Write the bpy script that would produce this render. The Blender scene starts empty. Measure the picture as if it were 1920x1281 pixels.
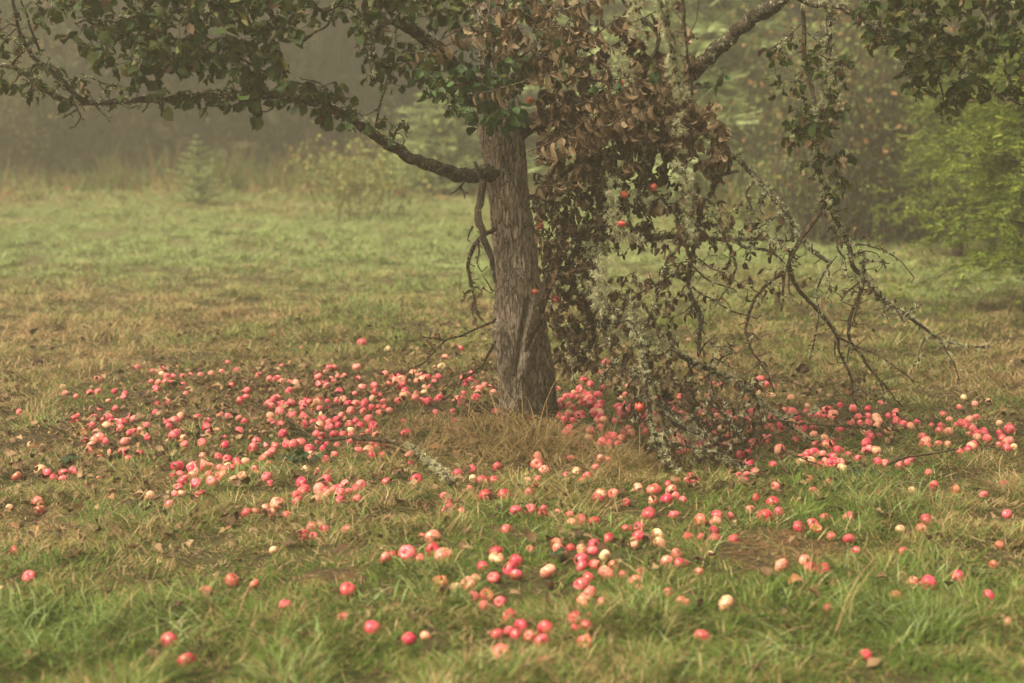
import bpy, math, random
import numpy as np
from mathutils import Vector
R = math.radians
rng = np.random.default_rng(7)
random.seed(7)
scene = bpy.context.scene
C = scene.collection

# ------------------------------------------------------------------ camera, sky, sun, exposure
CAM_H, PITCH, FPX = 1.8, R(10.5), 2667.0          # FPX: focal length in pixels of the 1920 wide photograph
cam_d = bpy.data.cameras.new('camera')
cam = bpy.data.objects.new('camera', cam_d); C.objects.link(cam)
cam.location = (0, 0, CAM_H); cam.rotation_euler = (R(90) - PITCH, 0, 0)
cam_d.sensor_width = 36.0; cam_d.lens = 36.0 * FPX / 1920.0
cam_d.clip_start = 0.1; cam_d.clip_end = 600
cam_d.dof.use_dof = True; cam_d.dof.focus_distance = 6.9; cam_d.dof.aperture_fstop = 1.7
scene.camera = cam

world = bpy.data.worlds.new('World'); scene.world = world; world.use_nodes = True
wn = world.node_tree.nodes; wl = world.node_tree.links
bg = wn['Background']
sky = wn.new('ShaderNodeTexSky'); sky.sky_type = 'NISHITA'; sky.sun_disc = False
SUN_EL, SUN_AZ = R(56), R(-115)
sky.sun_elevation = SUN_EL; sky.sun_rotation = SUN_AZ
sky.air_density = 1.0; sky.dust_density = 6.0; sky.ozone_density = 1.0
hs = wn.new('ShaderNodeHueSaturation'); hs.inputs['Saturation'].default_value = 0.25   # overcast: nearly grey
mx = wn.new('ShaderNodeMix'); mx.data_type = 'RGBA'; mx.blend_type = 'MULTIPLY'; mx.inputs[0].default_value = 1.0
mx.inputs[7].default_value = (1.0, 0.91, 0.69, 1)                                       # warm light of the cloud deck
wl.new(sky.outputs[0], hs.inputs['Color']); wl.new(hs.outputs[0], mx.inputs[6]); wl.new(mx.outputs[2], bg.inputs[0])
bg.inputs[1].default_value = 0.09
sun_d = bpy.data.lights.new('sun', 'SUN'); sun_d.energy = 1.5; sun_d.angle = R(25); sun_d.color = (1.0, 0.89, 0.68)
sun = bpy.data.objects.new('sun', sun_d); C.objects.link(sun)
sun.rotation_euler = (R(90) - SUN_EL, 0, R(-65))
scene.view_settings.view_transform = 'Standard'; scene.view_settings.look = 'None'
scene.view_settings.exposure = 1.95; scene.view_settings.gamma = 1.0
scene.view_settings.use_curve_mapping = False
cy = scene.cycles
cy.use_denoising = True; cy.max_bounces = 6; cy.diffuse_bounces = 3; cy.glossy_bounces = 2
cy.transmission_bounces = 3; cy.transparent_max_bounces = 6; cy.volume_bounces = 1
cy.use_adaptive_sampling = True; cy.adaptive_threshold = 0.02

HAZE_DENSITY = 0.0195

# ------------------------------------------------------------------ maths helpers
def _hash(ix, iy, iz, s):
    n = (ix.astype(np.int64) * 374761393 + iy.astype(np.int64) * 668265263 + iz.astype(np.int64) * 2147483647 + s * 1274126177) & 0xffffffff
    n = ((n ^ (n >> 13)) * 1274126177) & 0xffffffff
    n = (n ^ (n >> 16)) & 0xffffffff
    return n / 4294967295.0
def vnoise(x, y, z=0.0, s=0):
    x = np.asarray(x, float); y = np.asarray(y, float); z = np.asarray(z, float) + 0 * x
    ix, iy, iz = np.floor(x), np.floor(y), np.floor(z)
    fx, fy, fz = x - ix, y - iy, z - iz
    fx, fy, fz = [t * t * (3 - 2 * t) for t in (fx, fy, fz)]
    r = 0
    for dx in (0, 1):
        for dy in (0, 1):
            for dz in (0, 1):
                w = (fx if dx else 1 - fx) * (fy if dy else 1 - fy) * (fz if dz else 1 - fz)
                r = r + w * _hash(ix + dx, iy + dy, iz + dz, s)
    return r
def gz(x, y):                                     # height of the meadow
    x = np.asarray(x, float); y = np.asarray(y, float)
    h = 0.10 * (vnoise(x * .35, y * .35, 0, 1) - .5) + 0.045 * (vnoise(x * 1.7, y * 1.7, 0, 2) - .5) + 0.02 * (vnoise(x * 6, y * 6, 0, 3) - .5)
    h = h + 0.05 * np.exp(-((x + .08) ** 2 + (y - 7.2) ** 2) / .35)      # the root flare lifts the ground a little
    return h
CA, SA = math.cos(PITCH), math.sin(PITCH)
def ray(px, py):
    a = (px - 960) / FPX; b = (640.5 - py) / FPX
    return np.array([a, CA + SA * b, -SA + CA * b])
def at(px, py, Y):
    d = ray(px, py); return np.array([0, 0, CAM_H]) + d * (Y / d[1])
def ground_at(px, py, lift=0.0):
    d = ray(px, py); t = -(CAM_H) / d[2]
    for _ in range(12):
        p = d * t; z = float(gz(p[0], p[1])) + lift
        t = (z - CAM_H) / d[2]
    return np.array([d[0] * t, d[1] * t, CAM_H + d[2] * t]), t
def unit(v):
    v = np.asarray(v, float); return v / np.maximum(np.linalg.norm(v, axis=-1, keepdims=True), 1e-9)
def smooth(P, n):                                 # Catmull-Rom through the points, n samples evenly in arc length
    P = np.asarray(P, float)
    if len(P) == 2: return P[0] + (P[1] - P[0]) * np.linspace(0, 1, n)[:, None]
    Q = np.vstack([2 * P[0] - P[1], P, 2 * P[-1] - P[-2]])
    out = []
    for i in range(1, len(Q) - 2):
        t = np.linspace(0, 1, 12, endpoint=False)[:, None]
        p0, p1, p2, p3 = Q[i - 1], Q[i], Q[i + 1], Q[i + 2]
        out.append(.5 * (2 * p1 + (p2 - p0) * t + (2 * p0 - 5 * p1 + 4 * p2 - p3) * t ** 2 + (3 * p1 - p0 - 3 * p2 + p3) * t ** 3))
    out.append(P[-1:]); S = np.vstack(out)
    L = np.r_[0, np.cumsum(np.linalg.norm(np.diff(S[:, :3], axis=0), axis=1))]
    u = np.linspace(0, L[-1], n)
    return np.stack([np.interp(u, L, S[:, k]) for k in range(S.shape[1])], 1)

# ------------------------------------------------------------------ mesh collecting
class Geo:
    def __init__(s): s.v = []; s.a = []; s.f = {3: [], 4: []}; s.n = 0
    def add(s, V, F, a=0.0):
        V = np.asarray(V, float).reshape(-1, 3)
        s.v.append(V); s.a.append(np.broadcast_to(np.asarray(a, float), (len(V),)).copy() if np.ndim(a) < 1 or len(np.atleast_1d(a)) != len(V) else np.asarray(a, float))
        for FF in (F if isinstance(F, list) and np.ndim(F[0]) == 2 else [F]):
            FF = np.asarray(FF, np.int64); s.f[FF.shape[1]].append(FF + s.n)
        s.n += len(V)
    def empty(s): return s.n == 0
def new_mesh(name, g, shade=True):
    V = np.vstack(g.v); me = bpy.data.meshes.new(name)
    me.vertices.add(len(V)); me.vertices.foreach_set('co', V.astype(np.float32).ravel())
    loops = []; totals = []
    for k in (3, 4):
        if g.f[k]:
            F = np.vstack(g.f[k]); loops.append(F.ravel()); totals.append(np.full(len(F), k))
    loops = np.concatenate(loops).astype(np.int32); totals = np.concatenate(totals).astype(np.int32)
    starts = np.r_[0, np.cumsum(totals)[:-1]].astype(np.int32)
    me.loops.add(len(loops)); me.loops.foreach_set('vertex_index', loops)
    me.polygons.add(len(totals)); me.polygons.foreach_set('loop_start', starts)
    me.polygons.foreach_set('loop_total', totals)
    me.polygons.foreach_set('use_smooth', np.full(len(totals), bool(shade)))
    at_ = me.attributes.new('tint', 'FLOAT', 'POINT'); at_.data.foreach_set('value', np.concatenate(g.a).astype(np.float32))
    me.update(calc_edges=True); me.validate()
    return me
def obj(name, g, mat, parent=None, shade=True, loc=None):
    me = g if isinstance(g, bpy.types.Mesh) else new_mesh(name, g, shade)
    if mat is not None and len(me.materials) == 0: me.materials.append(mat)
    o = bpy.data.objects.new(name, me); C.objects.link(o)
    if parent is not None: o.parent = parent
    if loc is not None: o.location = loc
    return o
def tag(o, label=None, cat=None, group=None, kind=None):
    if label: o['label'] = label
    if cat: o['category'] = cat
    if group: o['group'] = group
    if kind: o['kind'] = kind
    return o
def empty(name, loc=(0, 0, 0)):
    o = bpy.data.objects.new(name, None); C.objects.link(o); o.location = loc; o.empty_display_size = .2
    return o
def tube(g, P, rad, sides=8, a=0.0, knob=0.0, cap=True):
    P = np.asarray(P, float)[:, :3]; n = len(P); rad = np.broadcast_to(np.asarray(rad, float), (n,))
    T = unit(np.gradient(P, axis=0)); ref = np.array([0.31, 0.17, 1.0]) if abs(T[0][2]) < .8 else np.array([1.0, .2, .1])
    N = [unit(np.cross(T[0], ref))]
    for i in range(1, n):
        v = N[-1] - T[i] * np.dot(N[-1], T[i]); N.append(unit(v))
    N = np.array(N); B = np.cross(T, N)
    th = np.linspace(0, 2 * math.pi, sides, endpoint=False)
    rr = rad[:, None] * np.ones(sides)
    if knob:
        rr = rr * (1 + knob * (vnoise(np.cos(th)[None, :] * 1.5 + np.arange(n)[:, None] * .45, np.sin(th)[None, :] * 1.5 + P[:, :1] * 9, P[:, 2:3] * 20, 5) - .5) * 2)
    V = P[:, None, :] + rr[..., None] * (np.cos(th)[None, :, None] * N[:, None, :] + np.sin(th)[None, :, None] * B[:, None, :])
    i = np.arange(n - 1)[:, None] * sides; j = np.arange(sides)[None, :]; k = (j + 1) % sides
    F = np.stack([i + j, i + k, i + sides + k, i + sides + j], -1).reshape(-1, 4)
    V = V.reshape(-1, 3)
    if cap:
        V = np.vstack([V, P[-1:] + T[-1:] * rad[-1] * .6, P[:1]]); e = n * sides; b = (n - 1) * sides
        T3 = np.array([[b + q, b + (q + 1) % sides, e] for q in range(sides)] + [[(q + 1) % sides, q, e + 1] for q in range(sides)])
        g.v.append(V); g.a.append(np.full(len(V), a)); g.f[4].append(F + g.n); g.f[3].append(T3 + g.n); g.n += len(V)
    else: g.add(V, F, a)

LU = np.array([-.28, 0.0, .18, .42, .68, .88, 1.0]); LW = np.array([.012, .03, .30, .40, .33, .17, .01])
def leaves(g, P, D, N, L, fold, curl, a, wide=1.0, rag=.12):
    """n leaves at once: base P, pointing D, upper side N, length L, fold and curl angles"""
    P = np.atleast_2d(P); n = len(P)
    if n == 0: return
    D = unit(D); B = unit(np.cross(D, N)); N = np.cross(B, D)
    L = np.broadcast_to(L, (n,)); fold = np.broadcast_to(fold, (n,)); curl = np.broadcast_to(curl, (n,)); wide = np.broadcast_to(wide, (n,))
    k = len(LU); u = LU[None, :]; c = np.where(np.abs(curl) < .05, .05, curl)[:, None]
    up = np.maximum(u, 0)
    sx = np.sin(c * up) / c + np.minimum(u, 0); sz = -(1 - np.cos(c * up)) / c
    mid = P[:, None, :] + L[:, None, None] * (sx[..., None] * D[:, None, :] + sz[..., None] * N[:, None, :])
    w = LW[None, :] * (1 + rag * rng.normal(size=(n, k))) * wide[:, None] * L[:, None]
    w2 = LW[None, :] * (1 + rag * rng.normal(size=(n, k))) * wide[:, None] * L[:, None]
    n2 = np.cos(c * up)[..., None] * N[:, None, :] + np.sin(c * up)[..., None] * D[:, None, :]
    fo = fold[:, None] + rng.normal(0, .15, (n, k)) * (u > 0)
    cf, sf = np.cos(fo)[..., None], np.sin(fo)[..., None]
    l = mid + w[..., None] * (cf * B[:, None, :] + sf * n2); r = mid + w2[..., None] * (-cf * B[:, None, :] + sf * n2)
    V = np.stack([l, mid, r], 2).reshape(n, -1, 3)
    F = []
    for i in range(k - 1):
        F += [[3 * i, 3 * i + 1, 3 * i + 4, 3 * i + 3], [3 * i + 1, 3 * i + 2, 3 * i + 5, 3 * i + 4]]
    F = np.array(F)[None] + (np.arange(n) * 3 * k)[:, None, None]
    g.add(V.reshape(-1, 3), F.reshape(-1, 4), np.repeat(np.broadcast_to(a, (n,)), 3 * k))
def ribbons(g, P, D, L, W, a, bend=.5, segs=3, taper=.25):
    """crooked thin strips"""
    n = len(P)
    if n == 0: return
    D = unit(D); cur = P.copy(); S = [cur]; d = D
    L = np.broadcast_to(L, (n,)); W = np.broadcast_to(W, (n,))
    for i in range(segs):
        d = unit(d + bend * rng.normal(size=(n, 3)) * .6); cur = cur + d * (L / segs)[:, None]; S.append(cur)
    S = np.stack(S, 1); B = unit(np.cross(D, rng.normal(size=(n, 3))))
    w = (W[:, None] * np.linspace(1, taper, segs + 1)[None, :])[..., None] * B[:, None, :] * .5
    V = np.stack([S - w, S + w], 2).reshape(n, -1, 3)
    F = np.array([[2 * i, 2 * i + 1, 2 * i + 3, 2 * i + 2] for i in range(segs)])[None] + (np.arange(n) * 2 * (segs + 1))[:, None, None]
    g.add(V.reshape(-1, 3), F.reshape(-1, 4), np.repeat(np.broadcast_to(a, (n,)), 2 * (segs + 1)))

# ------------------------------------------------------------------ materials
def mat(name):
    m = bpy.data.materials.new(name); m.use_nodes = True; nt = m.node_tree
    for n_ in list(nt.nodes): nt.nodes.remove(n_)
    out = nt.nodes.new('ShaderNodeOutputMaterial'); return m, nt, out
def nd(nt, typ, **kw):
    n_ = nt.nodes.new(typ)
    for k, v in kw.items(): setattr(n_, k, v)
    return n_
def ramp(nt, src, stops, interp='LINEAR'):
    r = nd(nt, 'ShaderNodeValToRGB'); r.color_ramp.interpolation = interp; e = r.color_ramp.elements
    while len(e) > 1: e.remove(e[0])
    e[0].position = stops[0][0]; e[0].color = (*stops[0][1], 1)
    for p, c_ in stops[1:]:
        q = e.new(p); q.color = (*c_, 1)
    nt.links.new(src, r.inputs[0]); return r.outputs[0]
def mixc(nt, f, a, b, mode='MIX'):
    m = nd(nt, 'ShaderNodeMix', data_type='RGBA', blend_type=mode)
    for s_, v in ((0, f), (6, a), (7, b)):
        if hasattr(v, 'links'): nt.links.new(v, m.inputs[s_])
        elif s_ == 0: m.inputs[0].default_value = v
        else: m.inputs[s_].default_value = (*v, 1)
    return m.outputs[2]
def noise(nt, scale, detail=3, rough=.55, vec=None, dist=0.0):
    t = nd(nt, 'ShaderNodeTexNoise'); t.inputs['Scale'].default_value = scale; t.inputs['Detail'].default_value = detail
    t.inputs['Roughness'].default_value = rough; t.inputs['Distortion'].default_value = dist
    if vec is not None: nt.links.new(vec, t.inputs['Vector'])
    return t.outputs[0]
def coords(nt, sc=(1, 1, 1), kind='Object'):
    tc = nd(nt, 'ShaderNodeTexCoord'); mp = nd(nt, 'ShaderNodeMapping'); mp.inputs['Scale'].default_value = sc
    nt.links.new(tc.outputs[kind], mp.inputs[0]); return mp.outputs[0]
def tint(nt):
    a = nd(nt, 'ShaderNodeAttribute', attribute_name='tint'); return a.outputs['Fac']
def math_(nt, op, a, b=0.0, clamp=False):
    m = nd(nt, 'ShaderNodeMath', operation=op, use_clamp=clamp)
    for i, v in ((0, a), (1, b)):
        if hasattr(v, 'links'): nt.links.new(v, m.inputs[i])
        else: m.inputs[i].default_value = v
    return m.outputs[0]
def pbsdf(nt, out, col, rough=.8, spec=.3, bump=None, bstr=.5, bdist=.005, trans=None):
    p = nd(nt, 'ShaderNodeBsdfPrincipled'); p.inputs['Specular IOR Level'].default_value = spec
    if hasattr(rough, 'links'): nt.links.new(rough, p.inputs['Roughness'])
    else: p.inputs['Roughness'].default_value = rough
    if hasattr(col, 'links'): nt.links.new(col, p.inputs['Base Color'])
    else: p.inputs['Base Color'].default_value = (*col, 1)
    if bump is not None:
        b = nd(nt, 'ShaderNodeBump'); b.inputs['Strength'].default_value = bstr; b.inputs['Distance'].default_value = bdist
        nt.links.new(bump, b.inputs['Height']); nt.links.new(b.outputs[0], p.inputs['Normal'])
    s = p.outputs[0]
    if trans:
        t = nd(nt, 'ShaderNodeBsdfTranslucent'); mxs = nd(nt, 'ShaderNodeMixShader'); mxs.inputs[0].default_value = trans
        if hasattr(col, 'links'): nt.links.new(col, t.inputs[0])
        else: t.inputs[0].default_value = (*col, 1)
        nt.links.new(s, mxs.inputs[1]); nt.links.new(t.outputs[0], mxs.inputs[2]); s = mxs.outputs[0]
    nt.links.new(s, out.inputs[0]); return p
M = {}
def leafmat(name, stops, rough=.6, trans=.25, nscale=45, spec=.3, blotch=(.10, .06, .03), bl=.60):
    m, nt, o = mat(name); t = tint(nt); c = ramp(nt, t, stops)
    v = coords(nt); n1 = noise(nt, nscale, 3, .6, v)
    c = mixc(nt, ramp(nt, n1, [(bl, (0, 0, 0)), (bl + .12, (.8, .8, .8))]), c, blotch)
    c = mixc(nt, .5, c, ramp(nt, noise(nt, nscale * 2.3, 2, .5, v), [(.3, (.55, .55, .55)), (.7, (1.25, 1.25, 1.25))]), 'MULTIPLY')
    pbsdf(nt, o, c, rough, spec, trans=trans); M[name] = m
leafmat('green_leaf', [(0, (.022, .042, .010)), (.35, (.040, .068, .014)), (.6, (.068, .094, .024)), (.84, (.075, .090, .022)), (.93, (.13, .12, .03)), (.975, (.10, .050, .02)), (1, (.08, .04, .02))], .6, .2, 50, .18)
leafmat('fresh_leaf', [(0, (.030, .062, .018)), (.5, (.052, .092, .028)), (.9, (.075, .13, .045)), (1, (.16, .17, .04))], .55, .2, 40, .25, bl=.68)
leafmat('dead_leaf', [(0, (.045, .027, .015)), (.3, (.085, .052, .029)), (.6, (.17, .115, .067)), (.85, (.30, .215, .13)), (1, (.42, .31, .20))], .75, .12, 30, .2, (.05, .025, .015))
leafmat('litter_leaf', [(0, (.045, .024, .013)), (.4, (.11, .06, .032)), (.7, (.22, .135, .072)), (.9, (.35, .23, .13)), (1, (.32, .12, .04))], .7, .1, 30, .25, (.06, .03, .015))
leafmat('orange_leaf', [(0, (.15, .075, .04)), (.5, (.25, .12, .055)), (1, (.30, .18, .07))], .7, .3, 20, .2, (.2, .08, .04), .7)
leafmat('yellow_leaf', [(0, (.18, .23, .08)), (.6, (.30, .33, .11)), (.88, (.38, .32, .10)), (1, (.32, .17, .07))], .7, .35, 20, .2, (.2, .12, .05), .7)
leafmat('thicket_leaf', [(0, (.09, .12, .035)), (.65, (.17, .20, .06)), (.88, (.24, .18, .065)), (1, (.30, .14, .065))], .7, .3, 15, .2, (.12, .06, .03), .62)
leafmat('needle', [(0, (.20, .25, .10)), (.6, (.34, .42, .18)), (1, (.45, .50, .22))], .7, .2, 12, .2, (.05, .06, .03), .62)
leafmat('cedar_needle', [(0, (.04, .075, .012)), (.5, (.14, .21, .025)), (.85, (.30, .36, .05)), (1, (.44, .47, .09))], .6, .3, 12, .25, (.10, .10, .02), .66)
leafmat('forest_leaf', [(0, (.018, .018, .009)), (.6, (.04, .037, .018)), (1, (.085, .06, .028))], .8, .15, 8, .2, (.05, .03, .02), .66)
leafmat('bramble_leaf', [(0, (.018, .040, .014)), (1, (.045, .080, .028))], .6, .15, 60, .2, bl=.72)
leafmat('lichen', [(0, (.30, .31, .17)), (.5, (.50, .50, .31)), (1, (.68, .66, .46))], .95, .15, 60, .05, (.16, .16, .08), .66)
def barkmat(name, dark, mid, pale, lich, sc, moss=None, ls=1.0, zs=.35):
    m, nt, o = mat(name); v = coords(nt, (1, 1, zs)); v0 = coords(nt)
    n = noise(nt, sc, 5, .6, v, .4); vo = nd(nt, 'ShaderNodeTexVoronoi', feature='DISTANCE_TO_EDGE'); vo.inputs['Scale'].default_value = sc * .75
    vv = coords(nt, (1, 1, zs)); ns = nd(nt, 'ShaderNodeTexNoise'); ns.inputs['Scale'].default_value = sc * .8; nt.links.new(vv, ns.inputs['Vector'])
    w = mixc(nt, .045, vv, ns.outputs['Color']); nt.links.new(w, vo.inputs['Vector'])
    crack = ramp(nt, vo.outputs[0], [(0, (.08, .08, .08)), (.07, (.6, .6, .6)), (.22, (1, 1, 1))])
    c = ramp(nt, n, [(.3, dark), (.5, mid), (.72, pale)])
    c = mixc(nt, ramp(nt, noise(nt, 3.1, 3, .5, v0), [(.4, (0, 0, 0)), (.75, (.4, .4, .4))]), c, dark)
    cm = ramp(nt, noise(nt, 7, 3, .6, v0), [(.35, (.3, .3, .3)), (.6, (1, 1, 1))])
    c = mixc(nt, cm, c, mixc(nt, .9, c, crack, 'MULTIPLY'))
    l = ramp(nt, noise(nt, 55 * ls, 4, .7, v0), [(.58, (0, 0, 0)), (.64, (.85, .85, .85))])
    l2 = ramp(nt, noise(nt, 6 * ls, 2, .5, v0), [(.36, (.12, .12, .12)), (.54, (.95, .95, .95))] if name == 'trunk_bark' else [(.36, (.25, .25, .25)), (.50, (1, 1, 1))])
    c = mixc(nt, mixc(nt, 1.0, l, l2, 'MULTIPLY'), c, lich)
    if moss:
        sp = nd(nt, 'ShaderNodeSeparateXYZ'); tc = nd(nt, 'ShaderNodeTexCoord'); nt.links.new(tc.outputs['Object'], sp.inputs[0])
        mz = math_(nt, 'SUBTRACT', 1.0, math_(nt, 'MULTIPLY', sp.outputs[2], 2.6), True)
        mxx = math_(nt, 'ADD', math_(nt, 'MULTIPLY', sp.outputs[0], 3.2), .40, True)
        f = math_(nt, 'MULTIPLY', math_(nt, 'MULTIPLY', mz, mxx), math_(nt, 'MULTIPLY', noise(nt, 30, 4, .7, v0), 2.4), True)
        c = mixc(nt, f, c, moss)
    h = math_(nt, 'ADD', math_(nt, 'MULTIPLY', crack, .7), math_(nt, 'MULTIPLY', n, .6))
    h = math_(nt, 'ADD', h, math_(nt, 'MULTIPLY', noise(nt, sc * 5, 3, .6, v), .35))
    pbsdf(nt, o, c, .9, .15, h, 1.0, .018 if name == 'trunk_bark' else .004); M[name] = m
barkmat('trunk_bark', (.19, .138, .105), (.44, .35, .28), (.64, .54, .45), (.56, .52, .41), 58, (.045, .048, .014), zs=.26)
barkmat('branch_bark', (.022, .016, .011), (.060, .045, .032), (.15, .125, .09), (.42, .42, .30), 34, None, 1.0, 1.0)
barkmat('dead_bark', (.035, .022, .014), (.085, .058, .038), (.15, .11, .075), (.34, .33, .22), 40, None, .9, 1.0)
barkmat('snag_wood', (.09, .07, .055), (.20, .16, .13), (.30, .26, .22), (.36, .36, .26), 20, None, 1, .2)
barkmat('far_bark', (.03, .02, .014), (.07, .05, .035), (.11, .085, .06), (.2, .2, .14), 8)

# ------------------------------------------------------------------ windfall apples: where they lie (offset, scale of the notes, x y width kind)
APPLES = []
def note(ox, oy, sc, s):
    for it in s.split(';'):
        q = it.split()
        if len(q) == 4: APPLES.append((ox + float(q[0]) / sc, oy + float(q[1]) / sc, float(q[2]) / sc, q[3]))
note(640, 830, 2.98, """1095 85 72 o;1095 122 72 o;1135 155 62 o;870 138 55 r;735 150 55 p;650 175 60 p;790 210 65 r;735 200 38 y;855 210 35 r;420 205 65 r;385 75 60 o;228 80 62 r;200 30 60 r;165 60 55 r;110 15 60 p;235 25 50 p;180 10 50 p;60 155 30 o;390 118 45 p;250 220 28 r;80 260 55 r;110 237 55 y;40 275 45 p;20 230 50 p;1258 183 45 r;1315 165 55 y;1100 210 60 p;1045 218 50 o;1085 255 60 p;1055 285 65 p;803 300 82 r;712 265 45 p;915 300 85 r;600 330 50 r;575 300 30 r;605 365 40 r;580 388 40 r;670 388 48 r;1450 295 80 y;1432 318 75 r;1520 288 68 o;1588 338 60 r;1655 255 60 o;1745 265 85 o;1742 325 68 o;1818 318 72 r;1845 270 70 o;1830 240 60 p;1875 215 50 r;1865 300 40 p;1718 400 90 p;1860 410 65 p;975 382 65 p;1055 378 80 p;1130 378 68 r;1120 405 60 r;1210 395 40 o;1275 410 40 r;1340 438 72 p;1415 448 70 p;1285 448 45 o;922 495 75 r;35 492 80 o;455 525 50 p;513 533 105 o;510 600 95 r;370 622 100 p;248 645 75 o;290 630 55 r;435 650 70 o;570 640 110 o;865 610 82 r;868 650 82 y;973 670 88 p;940 710 90 p;978 745 85 p;790 702 78 r;850 758 70 p;1155 722 92 o;1198 568 78 b;1210 590 70 o;1225 618 70 p;1280 590 58 r;1055 600 60 r;1340 597 60 y;1408 575 78 r;1405 608 72 p;1473 633 68 y;1495 540 65 p;1595 485 68 p;1663 475 68 p;1665 528 75 p;1768 520 85 y;1780 565 85 y;1640 565 50 o;1340 660 80 p;1345 690 80 p;1420 688 82 b;1520 690 70 d;1480 735 110 o;1578 742 65 o;1675 730 65 p;1380 762 85 p;1340 800 105 p;1390 843 85 o;1357 880 88 o;1358 910 70 o;1458 895 72 p;1640 785 105 o;1670 820 50 o;550 785 95 b;635 822 80 y;710 795 100 o;750 765 45 o;740 868 70 r;808 858 88 b;888 895 72 p;800 915 40 p;1830 840 60 r;1895 890 60 o;1875 625 70 o;1820 668 85 o;1890 675 50 r;35 825 88 r;10 980 50 r;175 1045 100 r;378 1100 85 r;470 1085 50 o;938 972 90 r;1007 1028 95 p;935 1062 70 p;975 1075 60 p;870 1075 70 p;1050 1085 60 d;1140 1045 100 r;1120 1115 95 r;1308 990 90 r;1380 980 45 p;1372 1032 80 r;1310 1040 60 p;1360 1122 105 b;895 1185 120 o;1135 1235 100 p;1280 90 45 p;1450 95 60 o;1490 100 45 p;1375 190 55 p;1420 140 45 p;1345 220 40 p;1330 35 55 p;1310 10 50 p;1500 10 60 p;1440 12 50 r;1545 8 40 p""")
note(1280, 830, 2.98, """20 25 55 d;265 18 60 o;318 72 68 r;365 55 48 r;368 115 65 r;400 165 45 r;558 88 45 r;505 125 50 p;340 220 60 p;310 185 45 r;355 180 30 r;520 245 60 o;45 190 50 r;70 215 55 p;25 215 45 p;658 85 50 r;655 112 45 r;700 112 50 r;755 125 60 p;775 140 60 p;818 128 55 o;800 105 45 p;890 142 60 y;1080 48 60 y;1090 110 60 r;1130 115 50 p;1215 130 60 o;1262 115 50 p;1270 95 40 p;860 40 40 r;885 50 40 r;925 70 40 r;1020 45 50 p;980 90 45 r;710 210 60 p;705 232 40 r;815 230 60 o;730 280 60 o;1090 290 50 r;1280 272 40 o;1405 238 55 p;1375 170 25 p;1430 10 50 p;1480 12 50 o;1340 15 55 p;1370 20 50 p;1595 38 45 r;1550 52 40 p;1770 15 40 p;1810 32 55 p;1850 25 30 y;1790 235 45 r;1525 265 55 d;1682 292 35 p;408 312 60 r;505 335 76 r;0 325 40 p;97 437 80 o;190 415 80 p;183 450 80 o;268 412 55 p;378 380 62 o;460 420 92 p;475 400 60 p;540 392 75 p;175 500 70 r;182 540 75 r;285 540 62 r;28 530 55 r;100 530 60 p;650 475 75 r;728 455 70 p;798 430 80 r;745 485 75 b;830 525 60 o;932 422 72 p;930 543 72 p;970 607 35 r;1232 612 60 r;1215 487 50 o;1355 437 75 r;1393 437 60 y;1332 485 70 o;1812 400 52 p;1770 575 60 d;1735 685 70 d;1225 745 60 o;1285 780 70 o;1372 790 100 r;1537 760 100 r;1187 865 75 d;1712 862 78 p;155 630 50 y;10 680 60 r;90 727 65 o;555 692 88 o;683 665 80 o;712 705 75 r;788 718 85 r;242 900 95 y;15 900 65 o;808 935 80 p;108 1088 98 r;1025 1190 80 p;1812 1005 55 y""")
note(0, 850, 2.972, """225 95 62 y;265 118 68 p;300 138 50 p;355 112 60 r;353 150 60 p;405 95 50 p;425 105 50 p;95 130 60 d;550 150 50 o;212 280 85 o;220 320 75 d;55 307 40 o;835 243 78 y;85 548 72 r;162 690 80 p;988 75 78 r;1070 75 70 o;1075 95 65 p;1145 82 70 o;1110 105 60 p;1225 90 62 p;1270 80 55 y;1305 92 62 r;1245 123 60 o;1355 135 70 o;1300 150 60 o;1218 155 40 r;965 125 40 r;1005 120 50 p;1040 145 55 p;1020 165 50 p;995 195 55 p;975 228 48 p;1015 222 40 o;1115 230 72 r;1090 262 50 p;945 288 55 p;1130 15 45 p;1218 20 45 p;1268 35 60 p;1320 48 50 r;1370 48 50 o;1465 30 55 o;1500 60 40 r;1488 135 62 p;1507 170 48 r;1705 100 68 y;1772 112 66 o;1835 115 55 p;1818 57 60 r;1865 12 50 p;1810 30 40 p;1680 165 70 p;1700 205 75 p;1655 240 65 p;1658 270 70 r;1810 205 60 p;1785 225 55 p;1830 225 50 p;1860 200 50 p;1890 200 40 o;1885 240 40 o;1810 245 50 o;1550 292 90 o;1478 312 60 o;1375 338 65 p;1425 325 40 o;1515 335 60 o;1595 347 55 p;1738 418 75 o;1810 430 72 p;1695 463 70 p;1745 465 62 p;1527 545 58 y;1142 780 92 r;1295 710 85 d;1420 730 60 d;1590 845 75 p;945 1045 98 r;1037 1168 110 r""")
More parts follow.
